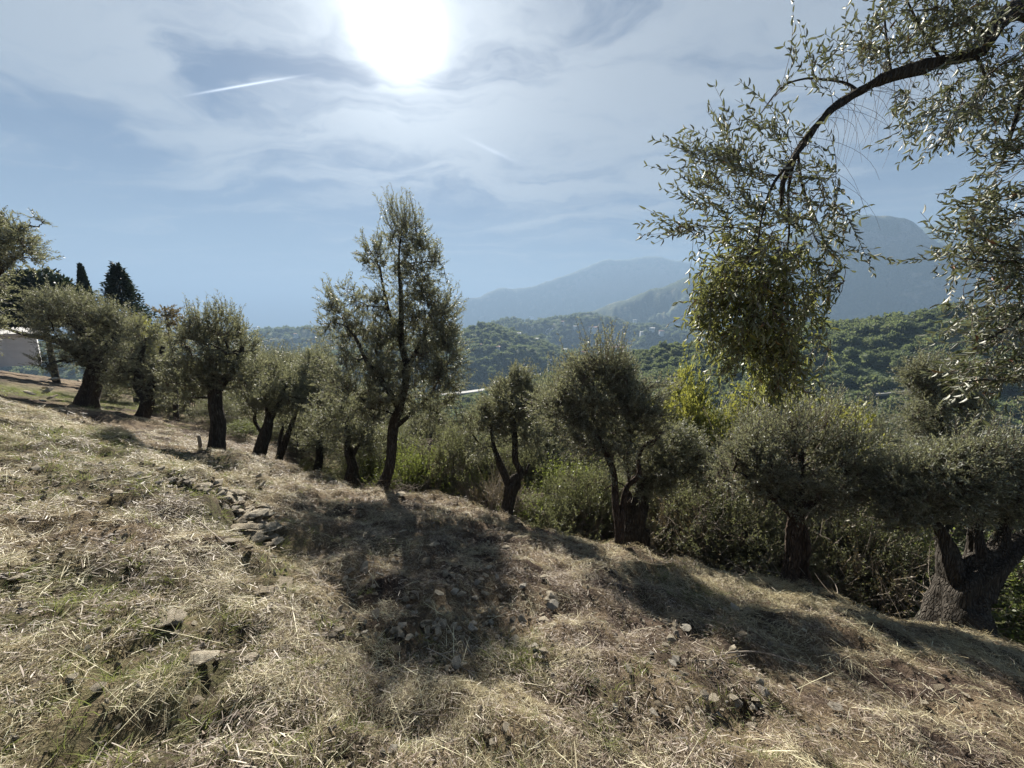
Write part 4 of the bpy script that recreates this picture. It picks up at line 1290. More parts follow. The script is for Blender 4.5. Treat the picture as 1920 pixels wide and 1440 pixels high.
PROTO = {
    'grey': (bush_proto('shrub', 'x', 'shrub', R_(60), 'shrub_leaf', 2.8, 1.6, 1500, 0.055, 0.018, 20, shoots=30, group='grey green shrubs below the slope edge'), 2.9),
    'green': (bush_proto('leafy_shrub', 'x', 'shrub', R_(61), 'green_leaf', 2.2, 1.3, 900, 0.05, 0.026, 18, shoots=12, group='bright green shrubs below the slope edge'), 2.3),
    'yellow': (bush_proto('yellow_tree', 'x', 'tree', R_(62), 'yellow_leaf', 3.4, 1.6, 1700, 0.07, 0.040, 20, shoots=2, up=0.2, group='yellow green trees in the grove', trunkr=0.035), 3.5),
    'brown': (bush_proto('dry_shrub', 'x', 'shrub', R_(63), 'brown_leaf', 2.3, 1.4, 1300, 0.042, 0.014, 13, shoots=10, twigm='dead_twig', bare=0.30, group='dry brown shrubs below the slope edge', twig_len=0.45), 2.4),
    'olive': (grow('olive_tree', 'x', 'olive tree', (0, 0, 0),
                   [[((0, 0, -0.4), 0.22), ((0.05, 0, 0.5), 0.15), ((-0.03, 0.05, 1.2), 0.12), ((0.1, 0, 1.7), 0.09)], [((0.05, 0, 1.5), 0.08), ((0.6, 0.3, 2.3), 0.05), ((0.9, 0.5, 2.9), 0.03)],
                    [((0, 0, 1.4), 0.08), ((-0.5, -0.3, 2.2), 0.05), ((-0.8, -0.2, 2.9), 0.03)]],
                   [((0, 0, 2.7), (1.5, 1.4, 1.0), 1000), ((0.6, 0.2, 3.2), (0.8, 0.8, 0.6), 260), ((-0.7, -0.3, 2.3), (0.9, 0.9, 0.8), 340), ((0.7, -0.5, 2.0), (0.8, 0.8, 0.6), 260)],
                   R_(64), leafL=0.075, leafW=0.019, per=24, n_limb=22, n_sub=90, limb_r=0.045, shoots=60, up=0.5, group='olive trees on the terraces below', twig_len=0.5), 3.95),
    'olive2': (grow('olive_tree', 'x', 'olive tree', (0, 0, 0),
                    [[((0, 0, -0.4), 0.18), ((-0.1, 0, 0.6), 0.13), ((0.08, 0.05, 1.5), 0.10), ((0.0, 0, 2.4), 0.07)], [((0.05, 0, 1.5), 0.07), ((-0.5, 0.3, 2.3), 0.04), ((-0.7, 0.2, 3.2), 0.02)]],
                    [((0, 0, 3.2), (1.1, 1.1, 1.3), 900), ((0.2, 0.2, 4.2), (0.6, 0.6, 0.6), 220), ((-0.5, -0.3, 2.5), (0.8, 0.8, 0.7), 280)],
                    R_(65), leafL=0.075, leafW=0.019, per=24, n_limb=20, n_sub=80, limb_r=0.045, shoots=50, up=0.6, group='olive trees on the terraces below', twig_len=0.5), 4.9),
}
G2 = 'olive trees on the terraces below'
BUSHES = [
    # kind, u, v_top, depth, label, width factor
    ('yellow', 1505, 738, 10.4, 'yellow green leafy tree below the hanging olive spray', 0.75),
    ('yellow', 1292, 712, 10.6, 'yellow green tree above the grey olives, between the slender stems and the hanging spray', 0.55),
    ('green', 770, 848, 9.6, 'sunlit bright green shrub just right of the tall tree trunk', 0.9),
    ('green', 795, 860, 10.2, 'low bright green shrub leaning on the sunlit shrub by the tall tree', 1.1),
    ('green', 905, 900, 9.6, 'green weedy shrub left of the forked trunk', 1.2),
    ('green', 455, 795, 13.5, 'low sunlit green growth right of the straight black trunk', 2.0),
    ('green', 1045, 885, 9.5, 'green leafy shrub behind the dark bush, right of the forked trunk', 1.3),
    ('green', 1730, 1010, 7.2, 'yellow green shrub glowing behind the gnarled trunk', 1.3),
    ('green', 1900, 1060, 6.6, 'green grassy shrub right of the gnarled trunk, at the picture edge', 1.2),
    ('green', 700, 850, 11.5, 'small green shrub seen left of the tall tree trunk', 1.2),
    ('grey', 850, 795, 10.5, 'pale grey shrub right of the tall tree, in front of the valley', 0.95),
    ('grey', 1062, 895, 8.4, 'very dark rounded bush at the slope edge right of the forked trunk', 0.9),
    ('grey', 1010, 850, 10.6, 'grey green shrub filling the gap right of the forked trunk', 1.1),
    ('grey', 1100, 880, 9.4, 'grey green shrub left of the slender stems', 1.0),
    ('grey', 1290, 850, 9.5, 'large grey shrub right of the split black trunk', 1.2),
    ('grey', 1340, 900, 7.9, 'dark green shrub at the edge left of the umbrella crown', 1.0),
    ('grey', 1390, 790, 10.8, 'tall grey shrub behind the umbrella crown, on its left', 1.0),
    ('grey', 1620, 930, 7.6, 'grey green shrub between the two right hand trees', 1.0),
    ('grey', 1660, 850, 9.6, 'tall grey shrub filling the gap between the right hand trees', 1.0),
    ('grey', 1700, 1000, 6.8, 'low dark shrub at the foot of the gnarled trunk, on its left', 1.0),
    ('grey', 560, 765, 14.5, 'dark shrub in the shade behind the leaning stems', 1.3),
    ('grey', 640, 780, 13.5, 'dark shrub in the shade behind the short black trunk', 1.3),
    ('grey', 730, 800, 13.0, 'grey green shrub behind the tall tree trunk', 1.1),
    ('grey', 350, 700, 18.0, 'grey green shrub seen between the left hand trunks', 1.3),
    ('grey', 470, 705, 18.0, 'dark shrub behind the round headed tree, right of its trunk', 1.4),
    ('grey', 310, 735, 16.5, 'low shrub behind the bent dark trunk', 1.2),
    ('grey', 210, 720, 19.0, 'grey shrub seen between the leaning olive and the bent trunk', 1.4),
    ('grey', 405, 745, 15.0, 'dark shrub right behind the straight black trunk', 1.5),
    ('grey', 530, 760, 16.0, 'dark shrub filling the gap above the leaning double stem', 1.4),
    ('grey', 690, 800, 11.5, 'grey shrub between the short black trunk and the tall tree', 0.9),
    ('grey', 960, 830, 11.0, 'grey shrub behind the fork of the black trunk', 1.0),
    ('grey', 905, 840, 10.8, 'grey olive coloured shrub left of the fork', 0.9),
    ('grey', 1150, 880, 8.9, 'dark shrub showing between the slender stems', 0.9),
    ('grey', 1215, 850, 9.8, 'grey shrub above the split black trunk', 0.9),
    ('grey', 1560, 980, 7.2, 'shaded shrub right of the split brown trunk', 0.9),
    ('grey', 1430, 950, 7.4, 'shaded shrub left of the split brown trunk', 0.8),
    ('brown', 940, 890, 9.0, 'thin brown twigs in front of the grey shrub at the fork', 0.9),
    ('brown', 1120, 920, 8.6, 'leaning dead twigs left of the slender stems', 0.9),
    ('brown', 1360, 870, 9.4, 'brown haze of twigs behind the large grey shrub', 1.2),
    ('brown', 1440, 815, 8.8, 'brown twiggy top behind the umbrella crown', 1.0),
    ('brown', 830, 860, 9.8, 'brown twiggy shrub between the bright shrubs and the forked trunk', 1.0),
    ('brown', 1395, 905, 8.6, 'dry brown shrub left of the umbrella crown', 1.2),
    ('brown', 1250, 920, 8.4, 'dry twiggy shrub right of the split black trunk', 1.2),
    ('brown', 1640, 1010, 6.9, 'dry brown thicket in the shade between the right hand trees', 1.2),
    ('brown', 880, 905, 9.2, 'thin dry weeds left of the forked trunk', 1.0),
    ('olive', 545, 655, 22.0, 'olive tree behind the left row, just left of the tall tree', 1.3),
    ('olive', 470, 645, 26.0, 'far olive tree showing above the left row', 1.5),
    ('olive2', 590, 650, 18.0, 'upright olive tree rising behind the shaded slender one', 1.0),
    ('olive', 800, 760, 15.0, 'olive tree behind the tall tree, on its right', 0.9),
    ('olive', 870, 800, 12.5, 'small olive behind the brown twiggy shrub', 0.9),
    ('olive2', 1150, 700, 14.0, 'tall olive tree rising behind the slender stemmed one', 1.0),
    ('olive', 1060, 700, 14.5, 'olive tree behind the open crowned one, on its left', 0.9),
    ('olive', 1225, 740, 15.0, 'olive tree left of the yellow green tree', 0.9),
    ('olive', 1370, 760, 14.0, 'broad olive tree behind the umbrella crown', 1.0),
    ('olive', 1010, 775, 12.0, 'olive tree filling the middle behind the forked trunk', 0.9),
    ('olive', 1440, 790, 10.5, 'olive tree right behind the umbrella crown', 0.9),
    ('olive2', 1650, 790, 11.5, 'pale olive tree behind the gap between the right hand trees', 0.8),
    ('olive', 1560, 765, 14.0, 'olive tree right of the yellow green tree', 0.9),
    ('olive', 1880, 820, 10.0, 'olive tree at the right edge behind the gnarled trunk', 1.0),
    ('olive', 1700, 810, 12.5, 'olive tree behind the upright dark one', 0.9),
    ('olive', 400, 700, 24.0, 'olive tree hidden behind the round headed one', 1.4),
    ('olive', 240, 640, 22.0, 'olive tree behind the second tree from the left', 1.3),
    ('olive2', 950, 715, 17.0, 'olive tree whose top shows left of the open crown', 0.9),
    ('olive', 700, 720, 20.0, 'olive tree behind the crown of the tall tree', 1.3),
    ('olive2', 1330, 830, 11.6, 'upright olive tree between the split trunk and the umbrella crown', 0.9),
]
for kind, u, vt, t_, lab, sxf in BUSHES:
    put(kind, u, vt, t_, lab, sxf)


# ------------------------------------------------------------------ dark conifers and the sapling at the far left
def needle_tree(name, label, cat, u, vtop, vbase, t_, halfw_px, shape, rng, n=2600, quad=0.30, mat='dark_needle'):
    top, bot = at(u, vtop, t_), at(u, vbase, t_)
    base = np.array([top[0], top[1], ground_at(top[0], top[1]) - 0.2])
    hgt = top[2] - base[2]
    w_ = halfw_px * t_ / F_PX
    root = empty(name, base, label, cat)
    tb = Tubes(); tb.add(np.array([[0, 0, 0], [0, 0, hgt * 0.5], [0, 0, hgt * 0.94]]), [0.02 * hgt + 0.06, 0.012 * hgt + 0.04, 0.02], 8)
    link('trunk', tb.mesh('trunk', M['bark'], np.zeros(3)), root)
    if shape == 'cypress':
        s = rng.random(n); zz_ = 0.05 + 0.95 * s
        rad = w_ * np.clip((1.0 - zz_) / 0.42, 0, 1) ** 0.75 * (0.72 + 0.33 * rng.random(n))
        an = rng.random(n) * 6.28
        P = np.stack([rad * np.cos(an), rad * np.sin(an), zz_ * hgt], 1)
        D = unit(np.stack([np.cos(an) * 0.3, np.sin(an) * 0.3, np.ones(n)], 1) + rng.normal(size=(n, 3)) * 0.2)
    elif shape == 'conifer':
        tiers = 26; k = rng.integers(0, tiers, n)
        zf = 0.10 + 0.90 * (k + 0.5) / tiers
        na_ = 9; an = (rng.integers(0, na_, n) + k * 0.37) / na_ * 6.28 + rng.normal(size=n) * 0.09
        reach = w_ * np.clip((1.0 - zf) / 0.45, 0, 1) ** 0.8 * (0.75 + 0.45 * _hash(np.round(an * 3), k, 4)) * 1.1
        f = rng.random(n) ** 0.6
        P = np.stack([reach * f * np.cos(an), reach * f * np.sin(an), zf * hgt - 0.16 * f * reach + 0.2 * f * f * reach + rng.normal(size=n) * 0.02 * hgt], 1)
        D = unit(np.stack([np.cos(an), np.sin(an), 0.15 * np.ones(n)], 1) + rng.normal(size=(n, 3)) * 0.35)
    else:
        g = unit(rng.normal(size=(n, 3))) * (rng.random((n, 1)) ** 0.25); g[:, 2] = np.abs(g[:, 2]) - 0.15
        lump = 1 + 0.25 * vnoise(np.arctan2(g[:, 1], g[:, 0]) * 3, g[:, 2] * 5, 3)
        g = g * (0.8 + 0.2 * rng.random((n, 1)))
        P = g * np.array([w_, w_, hgt * 0.45]) * lump[:, None] + np.array([0, 0, hgt * 0.58])
        D = unit(g + rng.normal(size=(n, 3)) * 0.5)
    wd = unit(np.cross(D, rng.normal(size=(n, 3))))
    L_ = quad * (0.6 + 0.8 * rng.random(n)); 
    lv, lf = leaf_quads(P, D, wd, L_, L_ * 0.42)
    link('crown', mesh_np('crown', lv, lf, M[mat], False), root)['kind'] = 'stuff'
    return root


needle_tree('cypress_tree', 'narrow dark cypress spire standing against the sky at the left', 'cypress', 150, 498, 600, 34, 15, 'cypress', R_(80), 9000, 0.24)
needle_tree('fir_tree', 'dark conical conifer with ragged tiers against the sky at the left', 'conifer', 218, 500, 600, 33, 42, 'conifer', R_(81), 16000, 0.26)
needle_tree('broad_tree', 'broad dark dome shaped tree behind the leaning olive at the left', 'tree', 62, 496, 620, 31, 74, 'dome', R_(82), 15000, 0.40)

# sapling with pinkish compound leaves above the left row
px_tree('sapling', 'thin sapling with pinkish feathery leaves sticking up above the left row', 'sapling', 330, 760,
    [[(330, 780, 9), (328, 720, 8), (322, 660, 6), (316, 610, 4), (308, 575, 3)], [(322, 660, 3), (338, 620, 3), (348, 596, 2)]],
    [(310, 582, 26, 12, 30), (322, 600, 32, 14, 34), (345, 605, 20, 10, 14), (325, 630, 26, 24, 60)], R_(83), leaf='brown_leaf', t=15.5, up=0.1, n_limb=10, n_sub=14, limb_r=0.016,
    per=14, leafL=0.13, leafW=0.04, gnarl=0.05, sides=6, thick=0.8, foliage_name='foliage')
px_tree('walnut_tree', 'yellowing leafy tree between the second tree and the sapling', 'tree', 292, 780,
    [[(292, 790, 12), (290, 730, 10), (285, 670, 7), (288, 630, 4)]],
    [(288, 640, 30, 26, 160), (262, 620, 26, 20, 80)], R_(84), leaf='yellow_leaf', t=19, up=0.2, n_limb=10, n_sub=24, limb_r=0.03, per=12, leafL=0.13, leafW=0.07, sides=6, foliage_name='foliage')


# ------------------------------------------------------------------ pale building at the left
def box_mesh(name, x0, x1, y0, y1, z0, z1, mat):
    V_ = np.array([(x, y, z) for z in (z0, z1) for y in (y0, y1) for x in (x0, x1)], float)
    F_ = np.array([(0, 2, 3, 1), (4, 5, 7, 6), (0, 1, 5, 4), (2, 6, 7, 3), (0, 4, 6, 2), (1, 3, 7, 5)])
    return mesh_np(name, V_, F_, mat)


bp = np.array([-55.5, 35.5, 0.0])
bz = h1(bp[0], bp[1])
bld = empty('farm_building', (bp[0], bp[1], bz), 'low pale plastered outbuilding with a light sheet roof at the far left', 'building')
bld.rotation_euler = (0, 0, math.radians(50))
link('wall', box_mesh('wall', -8, 7.6, -2.5, 2.5, -0.8, 2.25, M['white_wall']), bld)
Vr = np.array([(-8.3, -2.9, 2.255), (7.9, -2.9, 2.255), (7.9, 0, 2.87), (-8.3, 0, 2.87), (-8.3, 2.9, 2.255), (7.9, 2.9, 2.255)], float)
link('roof_deck', mesh_np('roof_deck', np.vstack([Vr, Vr + np.array([0, 0, 0.08])]), np.array([(0, 1, 2, 3), (3, 2, 5, 4), (6, 9, 8, 7), (9, 10, 11, 8), (0, 6, 7, 1), (4, 5, 11, 10)]), M['roof_pale']), bld)
gm = bpy.data.meshes.new('gable')
gm.from_pydata([(x_, y_, z_) for x_ in (-8.0, -7.85, 7.45, 7.6) for (y_, z_) in ((-2.48, 2.24), (2.48, 2.24), (0, 2.76))], [],
               [(0, 2, 1), (3, 4, 5), (0, 1, 4, 3), (1, 2, 5, 4), (0, 3, 5, 2), (6, 8, 7), (9, 10, 11), (6, 7, 10, 9), (7, 8, 11, 10), (6, 9, 11, 8)])
gm.materials.append(M['white_wall']); link('gable', gm, bld)
sheet = box_mesh('roof_sheet', -0.40, 0.40, -1.52, 1.52, 0.0, 0.03, M['roof_pale'])
for k in range(20):
    for s in (-1, 1):
        o_ = link('roof_sheet', sheet, bld, (-7.9 + k * 0.82, s * 1.47, 2.69 + 0.012 * (k % 2)))
        o_.rotation_euler = (-s * math.atan2(0.615, 2.9), 0, 0)
pan = box_mesh('wall_panel', -0.72, 0.72, -0.015, 0.015, -0.33, 0.33, M['white_wall'])
for r_ in range(3):
    for k in range(10):
        link('wall_panel', pan, bld, (-7.1 + k * 1.5, -2.512 - 0.003 * ((k + r_) % 3), 0.45 + r_ * 0.70))
for x in (-5.0, 1.0):
    fr = link('window', box_mesh('window', -0.45, 0.45, -0.05, 0.05, -0.40, 0.40, M['concrete']), bld, (x, -2.56, 1.5))
    link('pane', box_mesh('pane', -0.36, 0.36, -0.01, 0.01, -0.31, 0.31, M['pane']), fr, (0, -0.06, 0))


# ------------------------------------------------------------------ stones
def rock_mesh(name, rng, mat, sub=False, flat=1.0):
    bm = bmesh.new()
    pts = unit(rng.normal(size=(13 if not sub else 20, 3))) * (0.75 + 0.35 * rng.random((13 if not sub else 20, 1)))
    pts[:, 2] *= flat
    for p in pts: bm.verts.new(p)
    res = bmesh.ops.convex_hull(bm, input=bm.verts)
    junk = [g for g in res['geom_interior'] if isinstance(g, bmesh.types.BMVert)]
    if junk: bmesh.ops.delete(bm, geom=junk, context='VERTS')
    if sub:
        bmesh.ops.subdivide_edges(bm, edges=bm.edges[:], cuts=3, use_grid_fill=True)
        for v_ in bm.verts:
            c_ = v_.co
            k = float(fbm(np.array([c_.x * 2.1 + c_.z * 1.3]), np.array([c_.y * 2.1 - c_.z * 2.2]), 5, 4)[0])
            v_.co = c_ * (0.97 + k * 0.24)
    me_ = bpy.data.meshes.new(name); bm.to_mesh(me_); bm.free(); me_.materials.append(mat)
    return me_


rr_ = R_(90)
ROCKS = [rock_mesh('stone', rr_, M['limestone'], flat=0.42 + 0.3 * rr_.random()) for _ in range(10)]
SLABS = [rock_mesh('stone', rr_, M['limestone'], sub=True, flat=0.45) for _ in range(6)]
GREYS = [rock_mesh('stone', rr_, M['grey_stone'], flat=0.42 + 0.3 * rr_.random()) for _ in range(6)]


STONE_XY = []


def put_rock(me_, u, v, wpx, hpx, label=None, name='stone', depth=0.8, tilt=0.2, rz=None, parent=None, group=None, sink=0.25):
    p, t_ = hit_ground(u, v)
    sx_, sz_ = wpx / 2 * t_ / F_PX, hpx / 2 * t_ / F_PX
    o_ = bpy.data.objects.new(name, me_); COL.objects.link(o_)
    aa = np.arange(8) * 0.785
    z = float(np.mean(H(p[0] + sx_ * 0.8 * np.cos(aa), p[1] + sx_ * 0.8 * np.sin(aa))))
    STONE_XY.append((p[0], p[1], sx_))
    loc = np.array([p[0], p[1], z + sz_ * (1 - 2 * sink)])
    o_.scale = (sx_, sx_ * depth, sz_)
    o_.rotation_euler = (random.uniform(-tilt, tilt), random.uniform(-tilt, tilt), random.uniform(-0.5, 0.5) if rz is None else rz)
    if parent:
        o_.parent = parent; o_.location = Vector(loc) - parent.location
    else:
        o_.location = loc; set_props(o_, label, 'stone', group)
    return o_


# tumbled dry stone wall
wp, _ = hit_ground(470, 990)
wall_ = empty('tumbled_stone_wall', (wp[0], wp[1], h1(wp[0], wp[1])), 'tumbled dry stone wall of pale limestone slabs holding the grassy bank', 'stone wall')
rw = R_(91)
line = [(290, 893), (330, 905), (365, 912), (400, 920), (430, 938), (450, 958), (462, 980), (478, 1000), (490, 1012)]
for k in range(150):
    s = rw.random() ** 0.75
    i = min(int(s * 8), 7); f = s * 8 - i
    u = line[i][0] * (1 - f) + line[i + 1][0] * f; v = line[i][1] * (1 - f) + line[i + 1][1] * f
    spread2 = 6 + 30 * max(0, s - 0.35)
    u += rw.normal() * spread2 * 0.9 + (6 if s > .5 else 0); v += rw.normal() * spread2 * 0.55
    sz = (11 + 17 * s) * (0.45 + 0.9 * rw.random())
    put_rock((SLABS[k % 6] if sz > 24 else (ROCKS + GREYS)[k % 16]), u, v, sz * 1.0, sz * (0.6 + 0.3 * rw.random()), parent=wall_, tilt=0.35, rz=rw.random() * 6.28, depth=0.85, sink=0.22 - 0.6 * rw.random())
# the larger slabs at its near end
for (u, v, w_, h_, rz, ti) in ((478, 985, 62, 22, 0.3, 0.15), (500, 1000, 66, 20, 0.1, 0.2), (455, 1000, 60, 26, 0.5, 0.3), (500, 978, 44, 18, 0, 0.1), (470, 1015, 56, 24, 0.2, 0.2), (420, 930, 40, 14, 0, .1),
                               (445, 965, 34, 16, 0, .2), (352, 908, 34, 12, 0, .1), (382, 915, 36, 14, 0, .1), (440, 1020, 40, 20, .3, .2), (505, 1020, 40, 20, .3, .2)):
    put_rock(SLABS[int(u) % 6], u, v, w_, h_, parent=wall_, tilt=ti, rz=rz, depth=0.7, sink=-0.12)
# a lone slab at the mound and the single rocks of the foreground
put_rock(SLABS[1], 318, 1160, 66, 32, 'flat cream rock half sunk in the straw of the left foreground', name='rock', rz=0.1, tilt=0.08, sink=0.15)
put_rock(SLABS[2], 385, 1250, 58, 46, 'angular wedge shaped pale rock below the flat cream one', name='rock', rz=0.3, tilt=0.2, sink=0.16)
put_rock(SLABS[3], 466, 1240, 36, 28, 'pale block half buried right of the wedge shaped rock', name='rock', rz=0.8, tilt=0.2, sink=0.15)
put_rock(SLABS[0], 512, 1092, 84, 15, 'long thin layered slab lying on the hump below the tumbled wall', name='rock', rz=0.3, tilt=0.05, sink=0.2)
put_rock(SLABS[4], 132, 1278, 30, 20, 'small rounded stone left of the wedge shaped rock', name='rock', sink=0.22)
put_rock(SLABS[5], 185, 1290, 36, 22, 'dull half hidden stone in the shaded grass at lower left', name='rock', sink=0.22)
put_rock(SLABS[2], 370, 1318, 26, 18, 'grey stone under dry stalks below the wedge shaped rock', name='rock', sink=0.22)
put_rock(SLABS[0], 545, 1392, 34, 20, 'pale stone at the bottom edge, left of the middle', name='rock', sink=0.22)
put_rock(SLABS[1], 30, 1088, 30, 20, 'low pale stone near the left edge', name='rock', sink=0.22)
put_rock(SLABS[4], 750, 930, 26, 16, 'white stone at the foot of the tall tree', name='rock', sink=0.1, tilt=.3)
put_rock(SLABS[3], 1062, 1028, 14, 9, 'single white stone on the bare rise left of the slender stems', name='rock', sink=0.22)
put_rock(SLABS[5], 1692, 1338, 24, 20, 'round stone beside a dark hollow at lower right', name='rock', sink=0.22)
hollow = [put_rock(SLABS[2], 1497, 1080, 14, 12, 'upper white stone wedged in the hollow of the split brown trunk', name='rock', sink=-0.6), put_rock(SLABS[0], 1502, 1092, 16, 12, 'lower white stone wedged in the hollow of the split brown trunk', name='rock', sink=0.0)]
# leaning grey slab by the gnarled trunk
pt = at(1738, 1112, 5.9)
o_ = bpy.data.objects.new('rock_slab', SLABS[3]); COL.objects.link(o_)
zg = h1(pt[0], pt[1])
o_.location = (pt[0], pt[1], zg + 0.20); o_.scale = (0.09, 0.20, 0.34); o_.rotation_euler = (0.1, -0.55, 0.3)
set_props(o_, 'grey slab leaning against the foot of the gnarled trunk', 'stone')

STONES = []
# loose stones
G_ST = 'small limestone pieces lying loose on the slope'
zones = [((760, 1140), (170, 60), 80), ((820, 1200), (70, 60), 26), ((1000, 1180), (50, 60), 24), ((1260, 1270), (150, 80), 56), ((1480, 1330), (120, 50), 24), ((1330, 1170), (90, 40), 16), ((620, 1400), (400, 30), 18), ((880, 1050), (130, 60), 22),
         ((380, 900), (110, 14), 20), ((1700, 1330), (120, 60), 12), ((120, 930), (120, 40), 10), ((120, 740), (60, 20), 14)]
for (cu, cv), (ru, rv), n in zones:
    for k in range(n):
        u, v = cu + rw.uniform(-1, 1) * ru * 1.1, cv + rw.uniform(-1, 1) * rv * 1.1
        sz = 9 + 13 * rw.random() ** 2
        if not (0 < u < 1920 and v < 1438): continue
        put_rock((ROCKS + GREYS)[k % 16], u, v, sz * 1.2, sz * 0.8, 'small angular limestone piece lying loose on the mown slope', tilt=0.6, rz=rw.random() * 6.28, group=G_ST, sink=-0.2)

# ------------------------------------------------------------------ litter: gravel, straw, grass
def field_points(n, rmin, rmax, power, seed, azlim=78):
    rg = np.random.default_rng(seed)
    u_ = rg.random(n)
    e = 2 - power
    r = (rmin ** e + u_ * (rmax ** e - rmin ** e)) ** (1 / e)
    az_ = np.radians((rg.random(n) * 2 - 1) * azlim)
    return r * np.sin(az_), r * np.cos(az_), r, rg


def surf_rot(x, y, yaw):
    e = 0.08
    dzx = (H(x + e, y) - H(x - e, y)) / (2 * e); dzy = (H(x, y + e) - H(x, y - e)) / (2 * e)
    rx = np.arctan(dzy); ry = -np.arctan(dzx)
    # tilt to the slope after a spin about z: euler XYZ with the spin first is (rx', ry', yaw)
    c_, s_ = np.cos(yaw), np.sin(yaw)
    gx_ = c_ * dzx + s_ * dzy; gy_ = -s_ * dzx + c_ * dzy
    return np.stack([np.arctan(gy_), -np.arctan(gx_), yaw], 1)


def off_stones(x, y, pad):
    ok = np.ones(len(x), bool)
    for sx2, sy2, sr in STONE_XY:
        q2 = (x - sx2) ** 2 + (y - sy2) ** 2
        ok &= ~(q2 < (sr * (1.15 if sr > 0.05 else 0.9) + pad) ** 2)
    return ok


def straw_tuft(name, rng, n, rad, L0, L1, w0, w1, lift, mat, align=0.0, curve=0.25):
    an = rng.random(n) * 6.28; r_ = rad * np.sqrt(rng.random(n))
    c_ = np.stack([r_ * np.cos(an), r_ * np.sin(an), 0.004 + lift * 0.35 * rng.random(n)], 1)
    yaw = np.where(rng.random(n) < align, rng.normal(size=n) * 0.35, rng.random(n) * 6.28)
    el = rng.normal(size=n) * 0.22 * (lift / 0.03) ** 0.5
    d = np.stack([np.cos(yaw) * np.cos(el), np.sin(yaw) * np.cos(el), np.sin(el)], 1)
    L_ = L0 + (L1 - L0) * rng.random(n) ** 1.6; W_ = w0 + (w1 - w0) * rng.random(n) ** 2
    wd = unit(np.cross(d, unit(np.array([0, 0, 1.0]) + rng.normal(size=(n, 3)) * 0.5)))
    bend = unit(rng.normal(size=(n, 3))) * (curve * L_)[:, None] * rng.random((n, 1)) * 0.6
    bend[:, 2] = np.abs(bend[:, 2]) * 0.8
    rows = []
    for s, wf in ((0, 0.8), (0.36, 1.0), (0.7, 0.9), (1.0, 0.3)):
        p = c_ + d * ((s - 0.5) * L_)[:, None] + bend * (1 - (2 * s - 1) ** 2)
        p[:, 2] = np.maximum(p[:, 2], -0.01)
        rows.append(np.stack([p - wd * (W_ * wf / 2)[:, None], p + wd * (W_ * wf / 2)[:, None]], 1))
    V_ = np.stack(rows, 1).reshape(-1, 3)
    b_ = (np.arange(n) * 8)[:, None]
    F_ = np.vstack([b_ + np.array([0, 1, 3, 2]) + 2 * k for k in range(3)])
    return mesh_np(name, V_, F_, mat)


def grass_tuft(name, rng, n, rad, L0, L1, w_, mat, lean=0.5):
    an = rng.random(n) * 6.28; r_ = rad * np.sqrt(rng.random(n))
    c_ = np.stack([r_ * np.cos(an), r_ * np.sin(an), np.full(n, -0.01)], 1)
    d = unit(np.stack([np.cos(an), np.sin(an), np.zeros(n)], 1) * lean * rng.random((n, 1)) + np.array([0, 0, 1.0]) + rng.normal(size=(n, 3)) * 0.25)
    L_ = L0 + (L1 - L0) * rng.random(n)
    drop = unit(d * np.array([1, 1, 0]) + rng.normal(size=(n, 3)) * np.array([.4, .4, 0])) * 0.45 - np.array([0, 0, 0.25])
    wd = unit(np.cross(d, rng.normal(size=(n, 3))))
    rows = []
    for s, wf in ((0, 1.0), (0.4, 0.9), (0.75, 0.6), (1.0, 0.1)):
        p = c_ + d * (s * L_)[:, None] + drop * (s * s * L_)[:, None]
        rows.append(np.stack([p - wd * (w_ * wf / 2), p + wd * (w_ * wf / 2)], 1))
    V_ = np.stack(rows, 1).reshape(-1, 3)
    b_ = (np.arange(n) * 8)[:, None]
    F_ = np.vstack([b_ + np.array([0, 1, 3, 2]) + 2 * k for k in range(3)])
    return mesh_np(name, V_, F_, mat)


rs_ = R_(95)
P_straw = [proto_object('straw_a', straw_tuft('straw_a', rs_, 84, 0.13, 0.014, 0.12, 0.0008, 0.0027, 0.036, M['straw'], 0.3, 0.12)) for _ in range(5)]
P_thatch = [proto_object('thatch_a', straw_tuft('thatch_a', rs_, 80, 0.14, 0.010, 0.06, 0.0012, 0.0045, 0.035, M['thatch'], 0, 0.1)) for _ in range(4)]
P_long = [proto_object('stalk_a', straw_tuft('stalk_a', rs_, 3, 0.10, 0.14, 0.42, 0.002, 0.0042, 0.06, M['straw'], 0.6, 0.08)) for _ in range(4)]
P_grass = [proto_object('grass_a', grass_tuft('grass_a', rs_, 26, 0.06, 0.04, 0.12, 0.0035, M['grass_blade'], 0.9)) for _ in range(4)]
P_dry = [proto_object('dry_a', grass_tuft('dry_a', rs_, 22, 0.05, 0.03, 0.11, 0.0030, M['straw'], 0.8)) for _ in range(4)]

# thatch: the short brown mulch
x, y, r, rg = field_points(13000, 0.8, 15, 0.9, 201)
e = signed_dist(x, y, EDGE); k_ = (e < 0.7) & off_stones(x, y, 0.03) & (fbm(x * 2.2, y * 2.2, 130, 3) + 0.3 * rg.random(len(x)) > -0.03)
x, y, r = x[k_], y[k_], r[k_]
z = H(x, y); yaw = rg.random(len(x)) * 6.28
sc_ = (0.85 + 0.5 * rg.random(len(x))) * (1 + 0.05 * r)
scatter('mown_mulch', P_thatch, np.stack([x, y, z], 1), surf_rot(x, y, yaw), np.repeat(sc_[:, None], 3, 1), rg.integers(0, 4, len(x)), 'short brown chopped stalks covering the slope', 'mulch')
